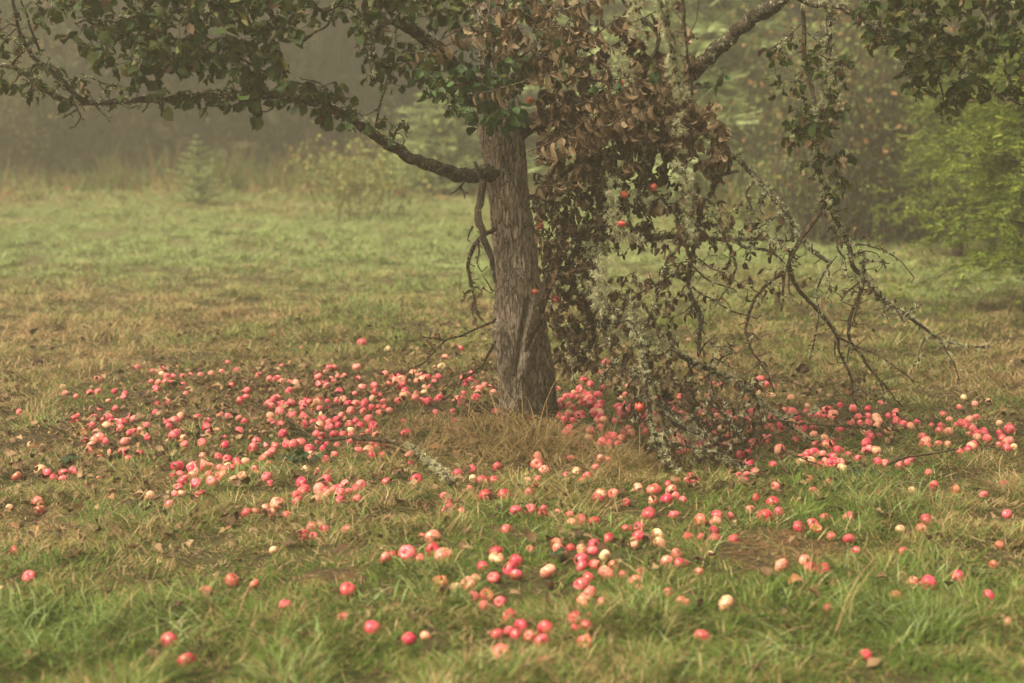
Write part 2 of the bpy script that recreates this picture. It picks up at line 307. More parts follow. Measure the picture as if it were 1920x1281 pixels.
note(0, 600, 2.98, """548 335 46 o;352 375 35 o;502 407 42 p;548 403 45 p;365 412 40 p;425 430 25 p;640 400 35 p;700 415 40 r;690 435 40 p;770 272 45 p;855 293 42 p;845 345 35 p;885 350 35 o;910 278 40 p;905 305 40 o;935 320 45 p;970 318 40 p;930 352 50 p;955 360 50 p;872 390 62 p;1023 373 55 p;1040 415 30 r;1020 315 30 p;1065 310 35 p;1120 310 40 p;1180 300 35 p;1240 292 35 p;1325 285 42 r;1295 368 42 p;1440 315 40 p;1465 302 35 p;1272 238 35 p;1575 262 35 p;680 100 25 p;1685 160 35 p;1780 320 45 p;1815 355 45 p;1870 345 40 p;1770 305 40 p;1810 300 35 o;1850 330 40 p;1890 315 30 p;108 517 35 p;422 560 60 r;430 540 45 p;525 552 58 p;603 552 62 p;625 572 50 r;580 560 40 p;685 580 65 r;720 545 45 p;748 552 45 p;560 500 30 p;645 497 35 p;605 455 35 o;940 462 45 p;875 470 45 p;870 520 40 p;1107 553 52 r;948 600 58 r;975 650 70 p;990 635 50 p;1025 660 45 y;750 632 62 o;785 615 40 y;825 655 40 p;540 630 50 p;465 625 40 p;530 680 60 o;470 675 45 p;175 698 50 o;505 742 40 p;617 742 45 p;700 755 45 p;720 775 50 r;775 755 60 p;560 770 30 p;1210 622 40 o;1253 660 38 p;1230 530 45 o;1275 540 40 p;1335 550 30 p;1415 718 62 p;1435 685 60 p;1490 700 45 p;1535 707 50 p;1515 485 50 p;1562 475 40 r;1580 490 40 y;1640 522 42 r;1725 460 45 p;1745 510 35 r;1800 530 40 y;1715 540 55 p;1510 580 60 p;1565 585 55 p;1680 575 45 p;1705 597 45 r;1750 575 40 p;1800 562 60 p;1840 575 50 p;1890 590 40 r;1840 605 55 p;1800 650 60 r;1865 640 55 r;1830 690 45 r;1885 700 40 p;1730 725 60 p;1805 720 50 p;1780 680 50 p;1870 750 50 p;1605 690 35 r;1650 700 50 p;1835 485 35 p;1480 640 40 p""")
note(640, 400, 2.98, """118 727 60 p;260 765 50 y;665 760 45 p;805 715 35 y;582 810 52 o;560 865 60 y;525 870 45 o;285 918 42 p;300 938 48 o;345 932 52 r;432 910 40 o;478 922 50 r;520 945 45 p;497 972 38 p;463 1005 35 y;15 910 30 p;75 1010 45 p;195 1003 62 p;205 1030 60 p;235 1055 40 p;80 1070 55 o;130 1070 55 p;210 1088 50 r;240 1088 40 p;215 1118 48 p;268 1108 48 o;685 1015 50 r;670 1050 60 p;690 965 30 r;620 1108 35 r;530 1120 55 p;350 1165 40 p;365 1232 70 p;630 1160 32 r;860 1110 35 p;40 1185 55 o;105 1190 65 p;180 1190 60 p;55 1215 50 y;60 1240 50 r;10 1235 40 p;15 1150 40 o;735 985 40 o;770 985 45 p;800 965 40 p;755 950 35 p;850 1005 50 o;830 975 30 p;1355 935 50 p;1330 978 45 p;1310 1005 40 p;1355 1000 40 p;1225 1085 50 p;1215 1135 45 p;1270 1095 40 o;1270 1120 50 y;1225 1050 30 o;1340 1040 40 p;1380 1040 40 p;1410 1045 40 p;1430 1085 45 p;1410 1110 45 o;1320 1130 50 p;1350 1150 45 r;1430 1155 50 p;1470 1155 50 p;1530 1165 45 p;1565 1175 45 p;1495 1250 65 p;1580 1235 55 r;1620 1250 50 o;1605 1085 45 p;1560 1035 35 y;1655 990 38 o;1600 970 30 p;1240 805 22 p;1480 840 55 p;1455 885 40 p;1500 855 30 r;1460 975 30 p;1680 1120 50 o;1640 1155 45 p;1700 1205 45 r;1400 1215 40 p;1240 1240 50 p;1150 1270 50 o;1290 1165 50 r;1210 985 35 p""")
note(1280, 400, 2.98, """435 928 55 p;465 960 45 p;408 970 40 p;520 968 40 p;425 1008 30 o;470 1015 35 o;503 1020 38 y;605 1032 35 o;308 975 40 r;210 962 30 r;165 950 30 p;145 1020 30 p;18 1078 40 r;115 1072 38 r;200 1080 35 o;265 1118 38 p;305 1120 35 p;402 1125 42 p;568 1103 45 p;635 1128 40 p;690 1112 42 r;715 1130 40 r;760 1135 50 p;790 1140 50 r;830 1140 48 o;850 1120 35 o;850 1150 35 p;880 1075 18 r;1105 1062 28 o;983 1142 48 p;995 1175 45 p;940 1170 45 p;1037 1135 45 p;1035 1175 50 p;1083 1140 50 o;1075 1162 48 y;1085 1190 48 o;1150 1135 38 p;1190 1112 48 p;1190 1135 45 p;1308 1170 40 p;1390 1187 42 p;1445 1190 50 r;1455 1125 35 p;1532 1187 42 r;1575 1170 45 p;1585 1190 50 r;1555 1170 40 p;1640 1143 45 p;1620 1205 50 p;1632 1245 55 r;1685 1235 55 p;1600 1235 40 p;1770 1228 42 r;1782 1250 52 r;1835 1210 48 y;1770 1175 35 o;1632 1068 40 o;1570 1030 45 o;1710 1052 42 y;1545 1085 25 p;1490 1155 30 o;240 1185 40 p;215 1205 50 o;170 1225 35 r;265 1230 40 r;240 1255 35 r;470 1195 45 p;505 1215 40 r;545 1225 40 r;485 1255 30 p;500 1190 35 p;445 1200 35 p;610 1180 40 p;650 1185 45 o;45 1195 30 r;20 1160 30 r;890 1205 45 r;860 1262 40 p;1045 1235 48 p;1010 1230 35 o;1095 1248 40 p;1145 1218 40 o;1365 1270 50 p;440 1255 45 p;380 1215 35 p""")
APPLES = [list(a) for a in APPLES]
keep = []
for a in APPLES:                                  # drop double notes
    if all((a[0] - b[0]) ** 2 + (a[1] - b[1]) ** 2 > 25 for b in keep): keep.append(a)
APPLES = sorted(keep, key=lambda a: -a[2])
A_POS = []
for a in APPLES:
    p, t = ground_at(a[0], a[1]); r = min(max(a[2] * .505 * t / FPX, .020), .041) * random.uniform(.90, 1.08)
    lift = r * random.uniform(.08, .55)
    p, t = ground_at(a[0], a[1], lift); A_POS.append((p, r))

# ------------------------------------------------------------------ the meadow
m, nt, o = mat('soil'); v = coords(nt)
c = ramp(nt, noise(nt, 9, 6, .65, v), [(.3, (.028, .020, .011)), (.55, (.062, .047, .025)), (.75, (.10, .075, .042))])
c2 = ramp(nt, noise(nt, .55, 5, .6, v), [(.38, (.13, .15, .06)), (.62, (.19, .15, .08))])
sp = nd(nt, 'ShaderNodeSeparateXYZ'); nt.links.new(v, sp.inputs[0])
far = math_(nt, 'MULTIPLY', math_(nt, 'SUBTRACT', sp.outputs[1], 11.0), .12, True)
c = mixc(nt, far, c, c2)
pbsdf(nt, o, c, .95, .1, noise(nt, 60, 5, .7, v), .8, .01); M['soil'] = m
def axis(a, b, s0, far_s, lim):
    x = list(np.arange(a, b + s0 / 2, s0)); s = s0
    while x[-1] < lim: s = min(s * 1.25, far_s); x.append(x[-1] + s)
    lo = []; s = s0; q = a
    while q > -lim: s = min(s * 1.25, far_s); q -= s; lo.append(q)
    return np.array(lo[::-1] + x)
gx, gy = axis(-4.5, 4.5, .035, 6, 95), axis(3.0, 12.0, .035, 6, 95)
X, Y = np.meshgrid(gx, gy); Z = gz(X, Y) - .004
Z = Z + (.018 * (vnoise(X * 22, Y * 22, 0, 9) - .5) + .008 * (vnoise(X * 47, Y * 47, 0, 10) - .5)) * (np.abs(X) < 5)
g = Geo(); ny, nx = X.shape; i = np.arange(ny - 1)[:, None] * nx + np.arange(nx - 1)[None, :]
g.add(np.stack([X, Y, Z], -1).reshape(-1, 3), np.stack([i, i + 1, i + nx + 1, i + nx], -1).reshape(-1, 4))
tag(obj('ground', g, M['soil']), 'soil of the meadow under grass', 'ground', kind='structure')

m, nt, o = mat('grass'); t = tint(nt)
c = ramp(nt, t, [(0, (.032, .048, .009)), (.22, (.072, .120, .017)), (.38, (.145, .21, .036)), (.47, (.34, .42, .19)), (.52, (.13, .115, .032)), (.66, (.21, .135, .055)), (.8, (.35, .235, .115)), (.9, (.52, .39, .21)), (.95, (.12, .058, .028)), (1, (.20, .095, .045))])
p = pbsdf(nt, o, c, .65, .15, trans=.16); M['grass'] = m

# patches without grass: px,py of the photograph -> world ellipses
DIRT = []
for (dx, dy, ax, ay) in ((1440, 1032, .27, .22), (1500, 1042, .2, .18), (1375, 1028, .12, .10), (620, 1085, .15, .10), (1770, 1225, .12, .07)):
    p, t_ = ground_at(dx, dy); DIRT.append((p[0], p[1], ax, ay))
def strawness(x, y):
    n1 = vnoise(x * .9, y * .9, 0, 21); n2 = vnoise(x * 3.1, y * 3.1, 0, 22); n3 = vnoise(x * .28, y * .28, 0, 23)
    s = .24 + .45 * (n2 - .5) + .65 * (n1 - .5)
    s = s + .42 * np.exp(-((y - 7.6) / 1.9) ** 2)                            # more straw, trampled and worn round the trunk
    s = s + .40 * np.exp(-((y - 11.0) / 1.2) ** 2) * (x < .8) + .12 * np.exp(-((y - 11.5) / 1.4) ** 2) * (x >= .8)
    s = s - .30 * np.exp(-((y - 15.5) / 3.2) ** 2) + .25 * (n3 - .5)
    s = s + .34 * np.clip((y - 18.5) / 4.5, 0, 1) * (.4 + 1.2 * vnoise(x * .6, y * .6, 0, 24)) + .35 * (x > 3.8) * np.exp(-((y - 15) / 2.5) ** 2)
    s = s + .22 * np.exp(-(((x + .1) / .6) ** 2 + ((y - 6.7) / .6) ** 2))
    return np.clip(s, .03, .97)
def grass_patch(g, y0, y1, dens, L0, W0, lean, segs, half=lambda y: .43 * y + 1.7):
    n = int((half(y0) + half(y1)) * (y1 - y0) * dens)
    y = y0 + (y1 - y0) * rng.random(n); x = (rng.random(n) * 2 - 1) * half(y1)
    k = np.abs(x) < half(y); x, y = x[k], y[k]
    tus = vnoise(x * 4.5, y * 4.5, 0, 31); t2 = vnoise(x * 11, y * 11, 0, 32)
    keepp = rng.random(len(x)) < np.clip(.25 + 1.3 * (tus * .6 + t2 * .6 - .1), .12, 1)
    dirt = np.zeros(len(x), bool)
    for (a, b, ax, ay) in DIRT:
        dirt |= ((x - a) / ax) ** 2 + ((y - b) / ay) ** 2 < (.45 + 1.1 * t2)
    keepp &= ~(dirt & (rng.random(len(x)) < .45)); keepp &= ((x + .02) ** 2 + (y - 7.2) ** 2 > .13 ** 2)
    x, y, tus, t2, dirt = x[keepp], y[keepp], tus[keepp], t2[keepp], dirt[keepp]; n = len(x)
    s = strawness(x, y)
    L = L0 * (.35 + 1.3 * tus ** 1.5) * (.6 + .8 * rng.random(n))
    L = L * (1 - .30 * np.exp(-((y - 7.6) / 1.2) ** 2))
    near = np.zeros(n)                                                       # apples press the grass down
    if y0 < 10.5:
        cell = {}
        for (p, r) in A_POS:
            if y0 - .1 < p[1] < y1 + .1:
                for ax in range(-3, 4):
                    for ay in range(-3, 4):
                        if ax * ax + ay * ay < 9: cell[(int(math.floor(p[0] / .02)) + ax) * 100003 + int(math.floor((p[1] - .012) / .02)) + ay] = 1
        keys = np.array(sorted(cell)) if cell else np.array([0])
        q = np.floor(x / .02).astype(np.int64) * 100003 + np.floor(y / .02).astype(np.int64)
        near = np.isin(q, keys)
        L = np.where(near & (rng.random(n) < .60), L * .36, L)
    L = np.where(dirt, L * .42, L)
    ang = rng.random(n) * 6.283 + 0; dirn = vnoise(x * 5, y * 5, 0, 33) * 12.0; ang = np.where(rng.random(n) < .6, dirn + rng.normal(0, .6, n), ang)
    ln = np.where(dirt, 1.35, lean * (.35 + 1.1 * rng.random(n)))
    D = np.stack([np.cos(ang) * np.sin(ln), np.sin(ang) * np.sin(ln), np.cos(ln)], 1)
    H = np.stack([np.cos(ang), np.sin(ang), 0 * ang], 1)
    Sd = np.stack([-np.sin(ang + rng.normal(0, .5, n)), np.cos(ang), 0 * ang], 1)
    P = np.stack([x, y, gz(x, y) - .006], 1)
    droop = .5 + 1.0 * rng.random(n)
    U = np.linspace(0, 1, segs + 1)
    W = W0 * (.6 + .8 * rng.random(n))
    col = np.where(rng.random(n) < s, .52 + .42 * rng.random(n) ** .8, .05 + .42 * rng.random(n) * (.55 + .6 * tus))
    dew = np.clip((y - 10.5) / 3, 0, 1) * np.clip((24 - y) / 4, 0, 1)
    col = np.where((col < .5) & (rng.random(n) < dew * .85), .38 + .10 * rng.random(n), col)
    col = np.where(rng.random(n) < .04 + .22 * np.exp(-((y - 7.9) / 1.3) ** 2 - ((x + .9) / 2.3) ** 2), .93 + .07 * rng.random(n), col)
    col = np.where(dirt & (rng.random(n) < .8), np.where(rng.random(n) < .6, .94 + .06 * rng.random(n), .6 + .2 * rng.random(n)), col)
    rows = []
    for u in U:
        c_ = P + L[:, None] * (u * D + (u ** 2) * .55 * droop[:, None] * (H * .7 - np.array([0, 0, .55])))
        c_[:, 2] = np.maximum(c_[:, 2], P[:, 2] + .004 * u + .007)
        w = (W * (1 - u ** 1.6) * .5 + .0002)[:, None] * Sd
        rows += [c_ - w, c_ + w] if u < 1 else [c_]
    V = np.stack(rows, 1); k = V.shape[1]
    base = (np.arange(n) * k)[:, None, None]
    F4 = np.array([[2 * i, 2 * i + 1, 2 * i + 3, 2 * i + 2] for i in range(segs - 1)])[None] + base
    F3 = np.array([[2 * segs - 2, 2 * segs - 1, 2 * segs]])[None] + base
    g.add(V.reshape(-1, 3), [F4.reshape(-1, 4), F3.reshape(-1, 3)], np.repeat(col, k))
g = Geo()
grass_patch(g, 3.0, 4.6, 17000, .085, .0030, .72, 4)
grass_patch(g, 4.6, 6.6, 12000, .082, .0033, .80, 3)
grass_patch(g, 6.6, 9.5, 7500, .080, .0040, .80, 3)
grass_patch(g, 9.5, 14.0, 4600, .080, .0052, .78, 3)
grass_patch(g, 14.0, 21.0, 2300, .095, .0075, .75, 2)
grass_patch(g, 21.0, 31.0, 900, .13, .012, .7, 2)
tag(obj('grass', g, M['grass']), 'short matted green and straw meadow grass', 'grass', kind='stuff')

# long blades: a few strong tussocks and the straw round the trunk
g = Geo()
def tussock(px, py, n, L, spread, c0, c1, W=.004, up=.45):
    p, _ = ground_at(px, py); a = rng.random(n) * 6.283; rr = spread * rng.random(n) ** .5
    x, y = p[0] + rr * np.cos(a), p[1] + rr * np.sin(a)
    P = np.stack([x, y, gz(x, y) - .01], 1); h = rng.random(n) * 6.283
    D = np.stack([np.cos(h) * up, np.sin(h) * up, np.full(n, 1.0)], 1) + np.stack([np.cos(a), np.sin(a), 0 * a], 1) * .35
    D = unit(D); segs = 5; LL = L * (.45 + .75 * rng.random(n)); H = unit(D * np.array([1, 1, 0])); S = np.cross(D, [0, 0, 1.0]); S = unit(S)
    rows = []; dr = .4 + 1.1 * rng.random(n)
    for u in np.linspace(0, 1, segs + 1):
        c_ = P + LL[:, None] * (u * D + u * u * .6 * dr[:, None] * (H - np.array([0, 0, .75])))
        c_[:, 2] = np.maximum(c_[:, 2], P[:, 2] + .02)
        w = (W * (.7 + .6 * rng.random(n)) * (1 - u ** 2) * .5 + .0003)[:, None] * S; rows += [c_ - w, c_ + w]
    V = np.stack(rows, 1); k = V.shape[1]
    F = np.array([[2 * i, 2 * i + 1, 2 * i + 3, 2 * i + 2] for i in range(segs)])[None] + (np.arange(n) * k)[:, None, None]
    g.add(V.reshape(-1, 3), F.reshape(-1, 4), np.repeat(c0 + (c1 - c0) * rng.random(n), k))
for (px, py) in ((240, 880), (300, 870), (230, 985), (190, 975), (270, 975), (60, 800), (1660, 925), (1600, 905), (1720, 900), (1480, 880), (830, 1130), (700, 1150), (1190, 1165), (1210, 1150), (1450, 1140), (1560, 1170), (1500, 1220), (80, 1150), (1330, 880), (1790, 1060), (60, 1180), (110, 1230), (350, 1190), (1860, 1150), (780, 1060), (980, 960), (1120, 1000), (1650, 960), (1580, 920), (1890, 760), (1860, 700), (560, 1220), (1250, 1230), (1390, 1250)):
    tussock(px, py, 75, .125, .10, .12, .50, .0034)
for (px, py) in ((880, 820), (920, 835), (960, 845), (1010, 850), (870, 850), (1060, 845), (820, 820), (1180, 870), (1130, 860), (1220, 880), (1150, 900), (900, 880), (950, 800), (985, 835), (1040, 835), (940, 828), (965, 832), (1000, 838), (1025, 838), (930, 815), (800, 850), (750, 870), (1020, 940), (1100, 960)):
    tussock(px, py, 90, .17, .13, .50, .84, .0030, .6)
for (px, py) in ((930, 790), (955, 820), (985, 830), (875, 810), (1005, 835), (970, 815), (965, 825), (1000, 825), (940, 815), (1020, 840), (1045, 830), (910, 825), (1160, 850), (1190, 860), (880, 800), (1560, 1200), (430, 1180)):
    tussock(px, py, 5, .5, .05, .72, .92, .0028, .28)
tag(obj('long_grass', g, M['grass']), 'longer green tussocks and dry straw standing in the meadow', 'long grass', kind='stuff')

g = Geo(); n = 9000; x = rng.uniform(-12, 9, n); y = np.where(x < 3, 22.4, 16.5) + rng.gamma(2.0, 1.0, n); x = x + (vnoise(x * 1.3, y, 0, 77) - .5) * 2
h = rng.uniform(.15, .75, n) * vnoise(x * .8, y * .8, 0, 78) * 1.5
ribbons(g, np.stack([x, y, gz(x, y) - .02], 1), np.array([[0, 0, 1.0]]) + rng.normal(0, .3, (n, 3)), h, rng.uniform(.012, .035, n), np.where(rng.random(n) < .5, rng.uniform(.5, .75, n), rng.uniform(.15, .45, n)), .3, 3)
tag(obj('tall_weeds', g, M['grass']), 'ragged tall weeds where the meadow meets the foggy wood', 'weeds', kind='stuff')

# ------------------------------------------------------------------ leaf litter
def flat_leaves(g, x, y, L, a, lift=.012):
    n = len(x); z = gz(x, y) + lift + .02 * rng.random(n)
    N = unit(np.stack([rng.normal(0, .45, n), rng.normal(0, .45, n) - .15, np.ones(n)], 1)); h = rng.random(n) * 6.283
    D = np.stack([np.cos(h), np.sin(h), rng.normal(0, .25, n)], 1)
    leaves(g, np.stack([x, y, z], 1), D, N, L, rng.uniform(-.2, 1.1, n), rng.uniform(-2.2, 1.8, n), a, rng.uniform(.8, 1.3, n), .2)
g = Geo(); n = 9000
y = 7.5 + 1.3 * rng.normal(size=n); x = rng.normal(-.7, 1.8, n); k = (y > 4) & (y < 11); x, y = x[k], y[k]
k = rng.random(len(x)) < np.clip(vnoise(x * 2.2, y * 2.2, 0, 41) * 1.8 - .35, .05, 1); x, y = x[k], y[k]
flat_leaves(g, x, y, rng.uniform(.018, .050, len(x)), rng.random(len(x)))
tag(obj('leaf_litter', g, M['litter_leaf']), 'brown fallen leaves lying in the grass round the apple tree', 'leaf litter', kind='stuff')
g = Geo(); n = 260
y = rng.uniform(21, 28, n); x = rng.uniform(-12, 3, n); flat_leaves(g, x, y, rng.uniform(.06, .13, n), rng.random(n), .06)
tag(obj('orange_leaf_litter', g, M['orange_leaf']), 'orange fallen leaves along the far edge of the meadow', 'leaf litter', kind='stuff')
LEAF_NOTES = [(300, 1048, .085, .72, 'pale tan fallen leaf on grass near the bottom left'), (325, 1052, .06, .1, 'dark folded fallen leaf just right of the pale tan one'),
    (135, 975, .06, .45, 'small curled brown leaf below the lone peach apple at left'), (255, 988, .09, .6, 'long tan curled leaf under the bright green tussock at left'),
    (375, 893, .10, .62, 'big golden brown leaf leaning on the apple cluster left of the trunk'), (465, 920, .08, .25, 'dark brown upright leaf beside the bramble stem'),
    (1478, 1030, .075, .75, 'pale leaf lying on the bare soil patch'), (1420, 1060, .065, .55, 'brown leaf at the near edge of the bare soil patch'),
    (1505, 1105, .085, .97, 'rusty orange leaf flat in the grass below the soil patch'), (1310, 1155, .09, .5, 'tan leaf half hidden in grass near the bottom centre right'),
    (1535, 1133, .09, .92, 'whitish leaf behind the coral apple in the front grass'), (1035, 1125, .08, .3, 'dull brown leaf right of the bitten red apple'),
    (955, 1128, .07, .8, 'pale curled leaf beside the small pink apple in front'), (1005, 1030, .11, .6, 'broad tan leaf touching the red apple in the middle'),
    (325, 1155, .085, .15, 'dark brown leaf flat in the grass at lower left'), (200, 1130, .08, .55, 'reddish tan leaf in the dark grass at lower left'),
    (570, 1213, .06, .8, 'small pale leaf in the nearest grass'), (60, 637, .10, .05, 'dark leaf standing upright in the far left grass'),
    (75, 690, .12, .08, 'dark clump of leaf lying at the far left'), (1500, 708, .13, .05, 'dark brown leaf clump on the grass right of the tree'),
    (1690, 800, .11, .12, 'dark curled leaf among the apples at right'), (1560, 850, .08, .2, 'brown leaf beside the apples at the far right drift'),
    (905, 870, .09, .5, 'curled tan leaf beside the red apple below the trunk'), (970, 870, .08, .75, 'light brown leaf on the straw right below the trunk')]
for (px, py, L, a, lb) in LEAF_NOTES:
    p, _ = ground_at(px, py); g = Geo(); up = 'upright' in lb or 'leaning' in lb or 'clump' in lb
    k = 3 if 'clump' in lb else 1; h = random.uniform(0, 6.28)
    N = unit(np.array([[random.gauss(0, .3), -1.0 if up else -.45, .5 if up else 1.0]] * k) + rng.normal(0, .5, (k, 3)) * (k > 1))
    D = np.array([[math.cos(h), .2 * math.sin(h), 1.0 if up else .15]] * k) + rng.normal(0, .6, (k, 3)) * (k > 1)
    leaves(g, np.array([[0, 0, .0]] * k) + rng.normal(0, .015, (k, 3)) * (k > 1), D, N, L * (.55 if k > 1 else .68), .8, random.choice((-1, 1)) * random.uniform(.9, 1.9), a, 1.0, .3)
    tag(obj('fallen_leaf', g, M['litter_leaf'], loc=(p[0], p[1], p[2] + .03)), lb, 'fallen leaf', 'larger fallen leaves')

# ------------------------------------------------------------------ apples
m, nt, o = mat('apple_skin')
oi = nd(nt, 'ShaderNodeObjectInfo'); v = coords(nt)
def skin(nt, o, col, seed, cen):
    sp = nd(nt, 'ShaderNodeSeparateXYZ'); nt.links.new(cen, sp.inputs[0])
    ang = math_(nt, 'ARCTAN2', sp.outputs[0], sp.outputs[1])
    cb = nd(nt, 'ShaderNodeCombineXYZ'); nt.links.new(math_(nt, 'MULTIPLY', ang, 3.0), cb.inputs[0]); nt.links.new(math_(nt, 'MULTIPLY', sp.outputs[2], .8), cb.inputs[1]); nt.links.new(math_(nt, 'MULTIPLY', seed, 40.0), cb.inputs[2])
    st = noise(nt, 2.6, 3, .6, cb.outputs[0])
    vv = nd(nt, 'ShaderNodeVectorMath', operation='ADD'); nt.links.new(cen, vv.inputs[0])
    cs = nd(nt, 'ShaderNodeCombineXYZ'); nt.links.new(math_(nt, 'MULTIPLY', seed, 9.0), cs.inputs[0]); nt.links.new(cs.outputs[0], vv.inputs[1])
    big = noise(nt, .9, 2, .5, vv.outputs[0])
    pale = mixc(nt, .55, col, (.88, .62, .36))
    dark = mixc(nt, .55, col, (.42, .006, .04))
    c = mixc(nt, ramp(nt, st, [(.40, (0, 0, 0)), (.66, (.75, .75, .75))]), col, pale)
    c = mixc(nt, ramp(nt, big, [(.36, (0, 0, 0)), (.60, (.95, .95, .95))]), c, dark)
    c = mixc(nt, ramp(nt, noise(nt, 9, 2, .5, vv.outputs[0]), [(.66, (0, 0, 0)), (.72, (.35, .35, .35))]), c, (.75, .55, .35))
    rot = ramp(nt, noise(nt, 1.05, 3, .65, vv.outputs[0]), [(.57, (0, 0, 0)), (.62, (.9, .9, .9))])
    c = mixc(nt, rot, c, (.20, .085, .03))
    return c
c = skin(nt, o, oi.outputs['Color'], oi.outputs['Random'], v)
pbsdf(nt, o, c, .30, .5, noise(nt, 3, 2, .5, v), .2, .01); M['apple_skin'] = m
m, nt, o = mat('apple_skin_mixed')
ac = nd(nt, 'ShaderNodeAttribute', attribute_name='tint'); v = coords(nt)
col = ramp(nt, ac.outputs['Fac'], [(0, (.52, .010, .075)), (.3, (.66, .04, .10)), (.62, (.74, .12, .15)), (.85, (.78, .27, .20)), (1, (.80, .52, .30))])
c = mixc(nt, ramp(nt, noise(nt, 60, 3, .6, v), [(.45, (0, 0, 0)), (.68, (.5, .5, .5))]), col, (.84, .55, .33))
c = mixc(nt, ramp(nt, noise(nt, 45, 2, .6, v), [(.66, (0, 0, 0)), (.72, (.8, .8, .8))]), c, (.22, .10, .04))
pbsdf(nt, o, c, .42, .4); M['apple_mixed'] = m
m, nt, o = mat('apple_flesh'); c = ramp(nt, noise(nt, 3, 4, .6, coords(nt)), [(.35, (.35, .14, .045)), (.5, (.70, .42, .15)), (.7, (.82, .62, .30))])
pbsdf(nt, o, c, .6, .3, noise(nt, 5, 3, .6, coords(nt)), .6, .1); M['apple_flesh'] = m
m, nt, o = mat('apple_stem'); pbsdf(nt, o, (.07, .04, .02), .8, .2); M['apple_stem'] = m

def apple_surf(seed, nu=24, nv=16, squash=.9, bites=()):
    th = np.linspace(0, math.pi, nv + 1)[:, None]; ph = np.linspace(0, 2 * math.pi, nu, endpoint=False)[None, :]
    rr = 1.0 + .0 * th
    prof = np.sin(th) * (1.0 + .07 * np.cos(th))                     # a little wider towards the stem
    z = np.cos(th) * squash * (1 - .05 * np.cos(ph * 5 + seed) * (np.cos(th) < 0))
    z = z - .36 * np.exp(-(th / .30) ** 2) + .26 * np.exp(-((math.pi - th) / .26) ** 2)
    b = .035 * np.cos(ph * 5 + seed) * np.sin(th) * (.4 - .6 * np.cos(th)) + .04 * np.cos(ph * 2 + seed * 3) * np.sin(th)
    x = (prof + b) * np.cos(ph); y = (prof + b) * np.sin(ph); z = z + 0 * ph
    V = np.stack([x, y, z], -1); n = vnoise(V[..., 0] * 1.4 + seed, V[..., 1] * 1.4, V[..., 2] * 1.4, 8)
    V = V * (1 + .10 * (n - .5))[..., None]
    fl = np.zeros(V.shape[:2], bool)
    for (bd, br) in bites:
        bd = unit(np.array(bd)); d = np.linalg.norm(V - bd * 1.05, axis=-1); ins = d < br; fl |= ins
        k = np.where(ins, 1 - (np.sqrt(np.maximum(br ** 2 - d ** 2, 0)) * (.75 + .5 * vnoise(V[..., 0] * 6, V[..., 1] * 6, V[..., 2] * 6, 4))), 1)
        V = V * k[..., None]
    return V, fl
def apple_mesh(seed, bites=(), sq=.9, nu=24, nv=16):
    V, fl = apple_surf(seed, nu, nv, sq, bites); g = Geo()
    i = np.arange(nv)[:, None] * nu; j = np.arange(nu)[None, :]; k = (j + 1) % nu
    F = np.stack([i + j, i + nu + j, i + nu + k, i + k], -1).reshape(-1, 4)
    g.add(V.reshape(-1, 3), F); me = new_mesh('apple', g); me.materials.append(M['apple_skin'])
    if bites:
        me.materials.append(M['apple_flesh']); f = fl.reshape(-1)
        for p in me.polygons:
            if sum(f[q] for q in p.vertices) >= 3: p.material_index = 1
    return me
A_MESH = [apple_mesh(s, sq=q) for s, q in ((.3, .90), (1.7, .84), (2.9, .95), (4.1, .88), (5.5, .80))]
A_BITE = [apple_mesh(1.2, (((.2, -.6, .9), .75),), .9, 36, 24), apple_mesh(3.2, (((-.3, -.8, .6), .62), ((.4, -.7, .5), .5)), .88, 36, 24), apple_mesh(4.7, (((.9, -.6, .1), .8),), .92, 36, 24)]
gs = Geo(); tube(gs, np.array([[0, 0, .45], [.04, .02, .75], [.13, .05, 1.02]]), [.045, .04, .06], 6); S_MESH = new_mesh('stem', gs); S_MESH.materials.append(M['apple_stem'])
COL = {'r': [(.52, .006, .07), (.60, .012, .095), (.55, .014, .06)], 'p': [(.68, .045, .12), (.72, .075, .145), (.66, .032, .09)], 'o': [(.78, .25, .20), (.78, .21, .17), (.82, .34, .24)],
       'y': [(.80, .52, .30), (.82, .60, .33)], 'd': [(.48, .15, .085), (.42, .12, .07)], 'b': [(.74, .12, .11)]}  # d: a duller, browner coral skin colour
CN = {'r': 'deep red', 'p': 'pink', 'o': 'peach-coloured', 'y': 'pale cream', 'd': 'dull coral', 'b': 'half-eaten'}
N_IND = 285
ROWS = [(700, 'at the far edge'), (745, 'behind the trunk foot'), (790, 'level with the trunk foot'), (835, 'just before the trunk foot'), (880, 'in the straw belt'), (925, 'past the straw belt'), (975, 'in middle grass'), (1030, 'before middle grass'), (1085, 'level with bare soil'), (1150, 'in front grass'), (2000, 'in nearest grass')]
COLS = [(330, 'far left'), (640, 'left of trunk'), (900, 'lower left of trunk'), (1120, 'below trunk'), (1400, 'below broken branches'), (3000, 'far right')]
ORD = ['leftmost', 'second', 'third', 'fourth', 'fifth', 'sixth', 'seventh', 'eighth', 'ninth', 'tenth', 'eleventh', 'twelfth', 'thirteenth', 'fourteenth']
cells = {}
for i, a in enumerate(APPLES[:N_IND]):
    rw = next(t_ for q, t_ in ROWS if a[1] < q); cl = next(t_ for q, t_ in COLS if a[0] < q)
    cells.setdefault((a[3], rw, cl), []).append(i)
LAB = {}
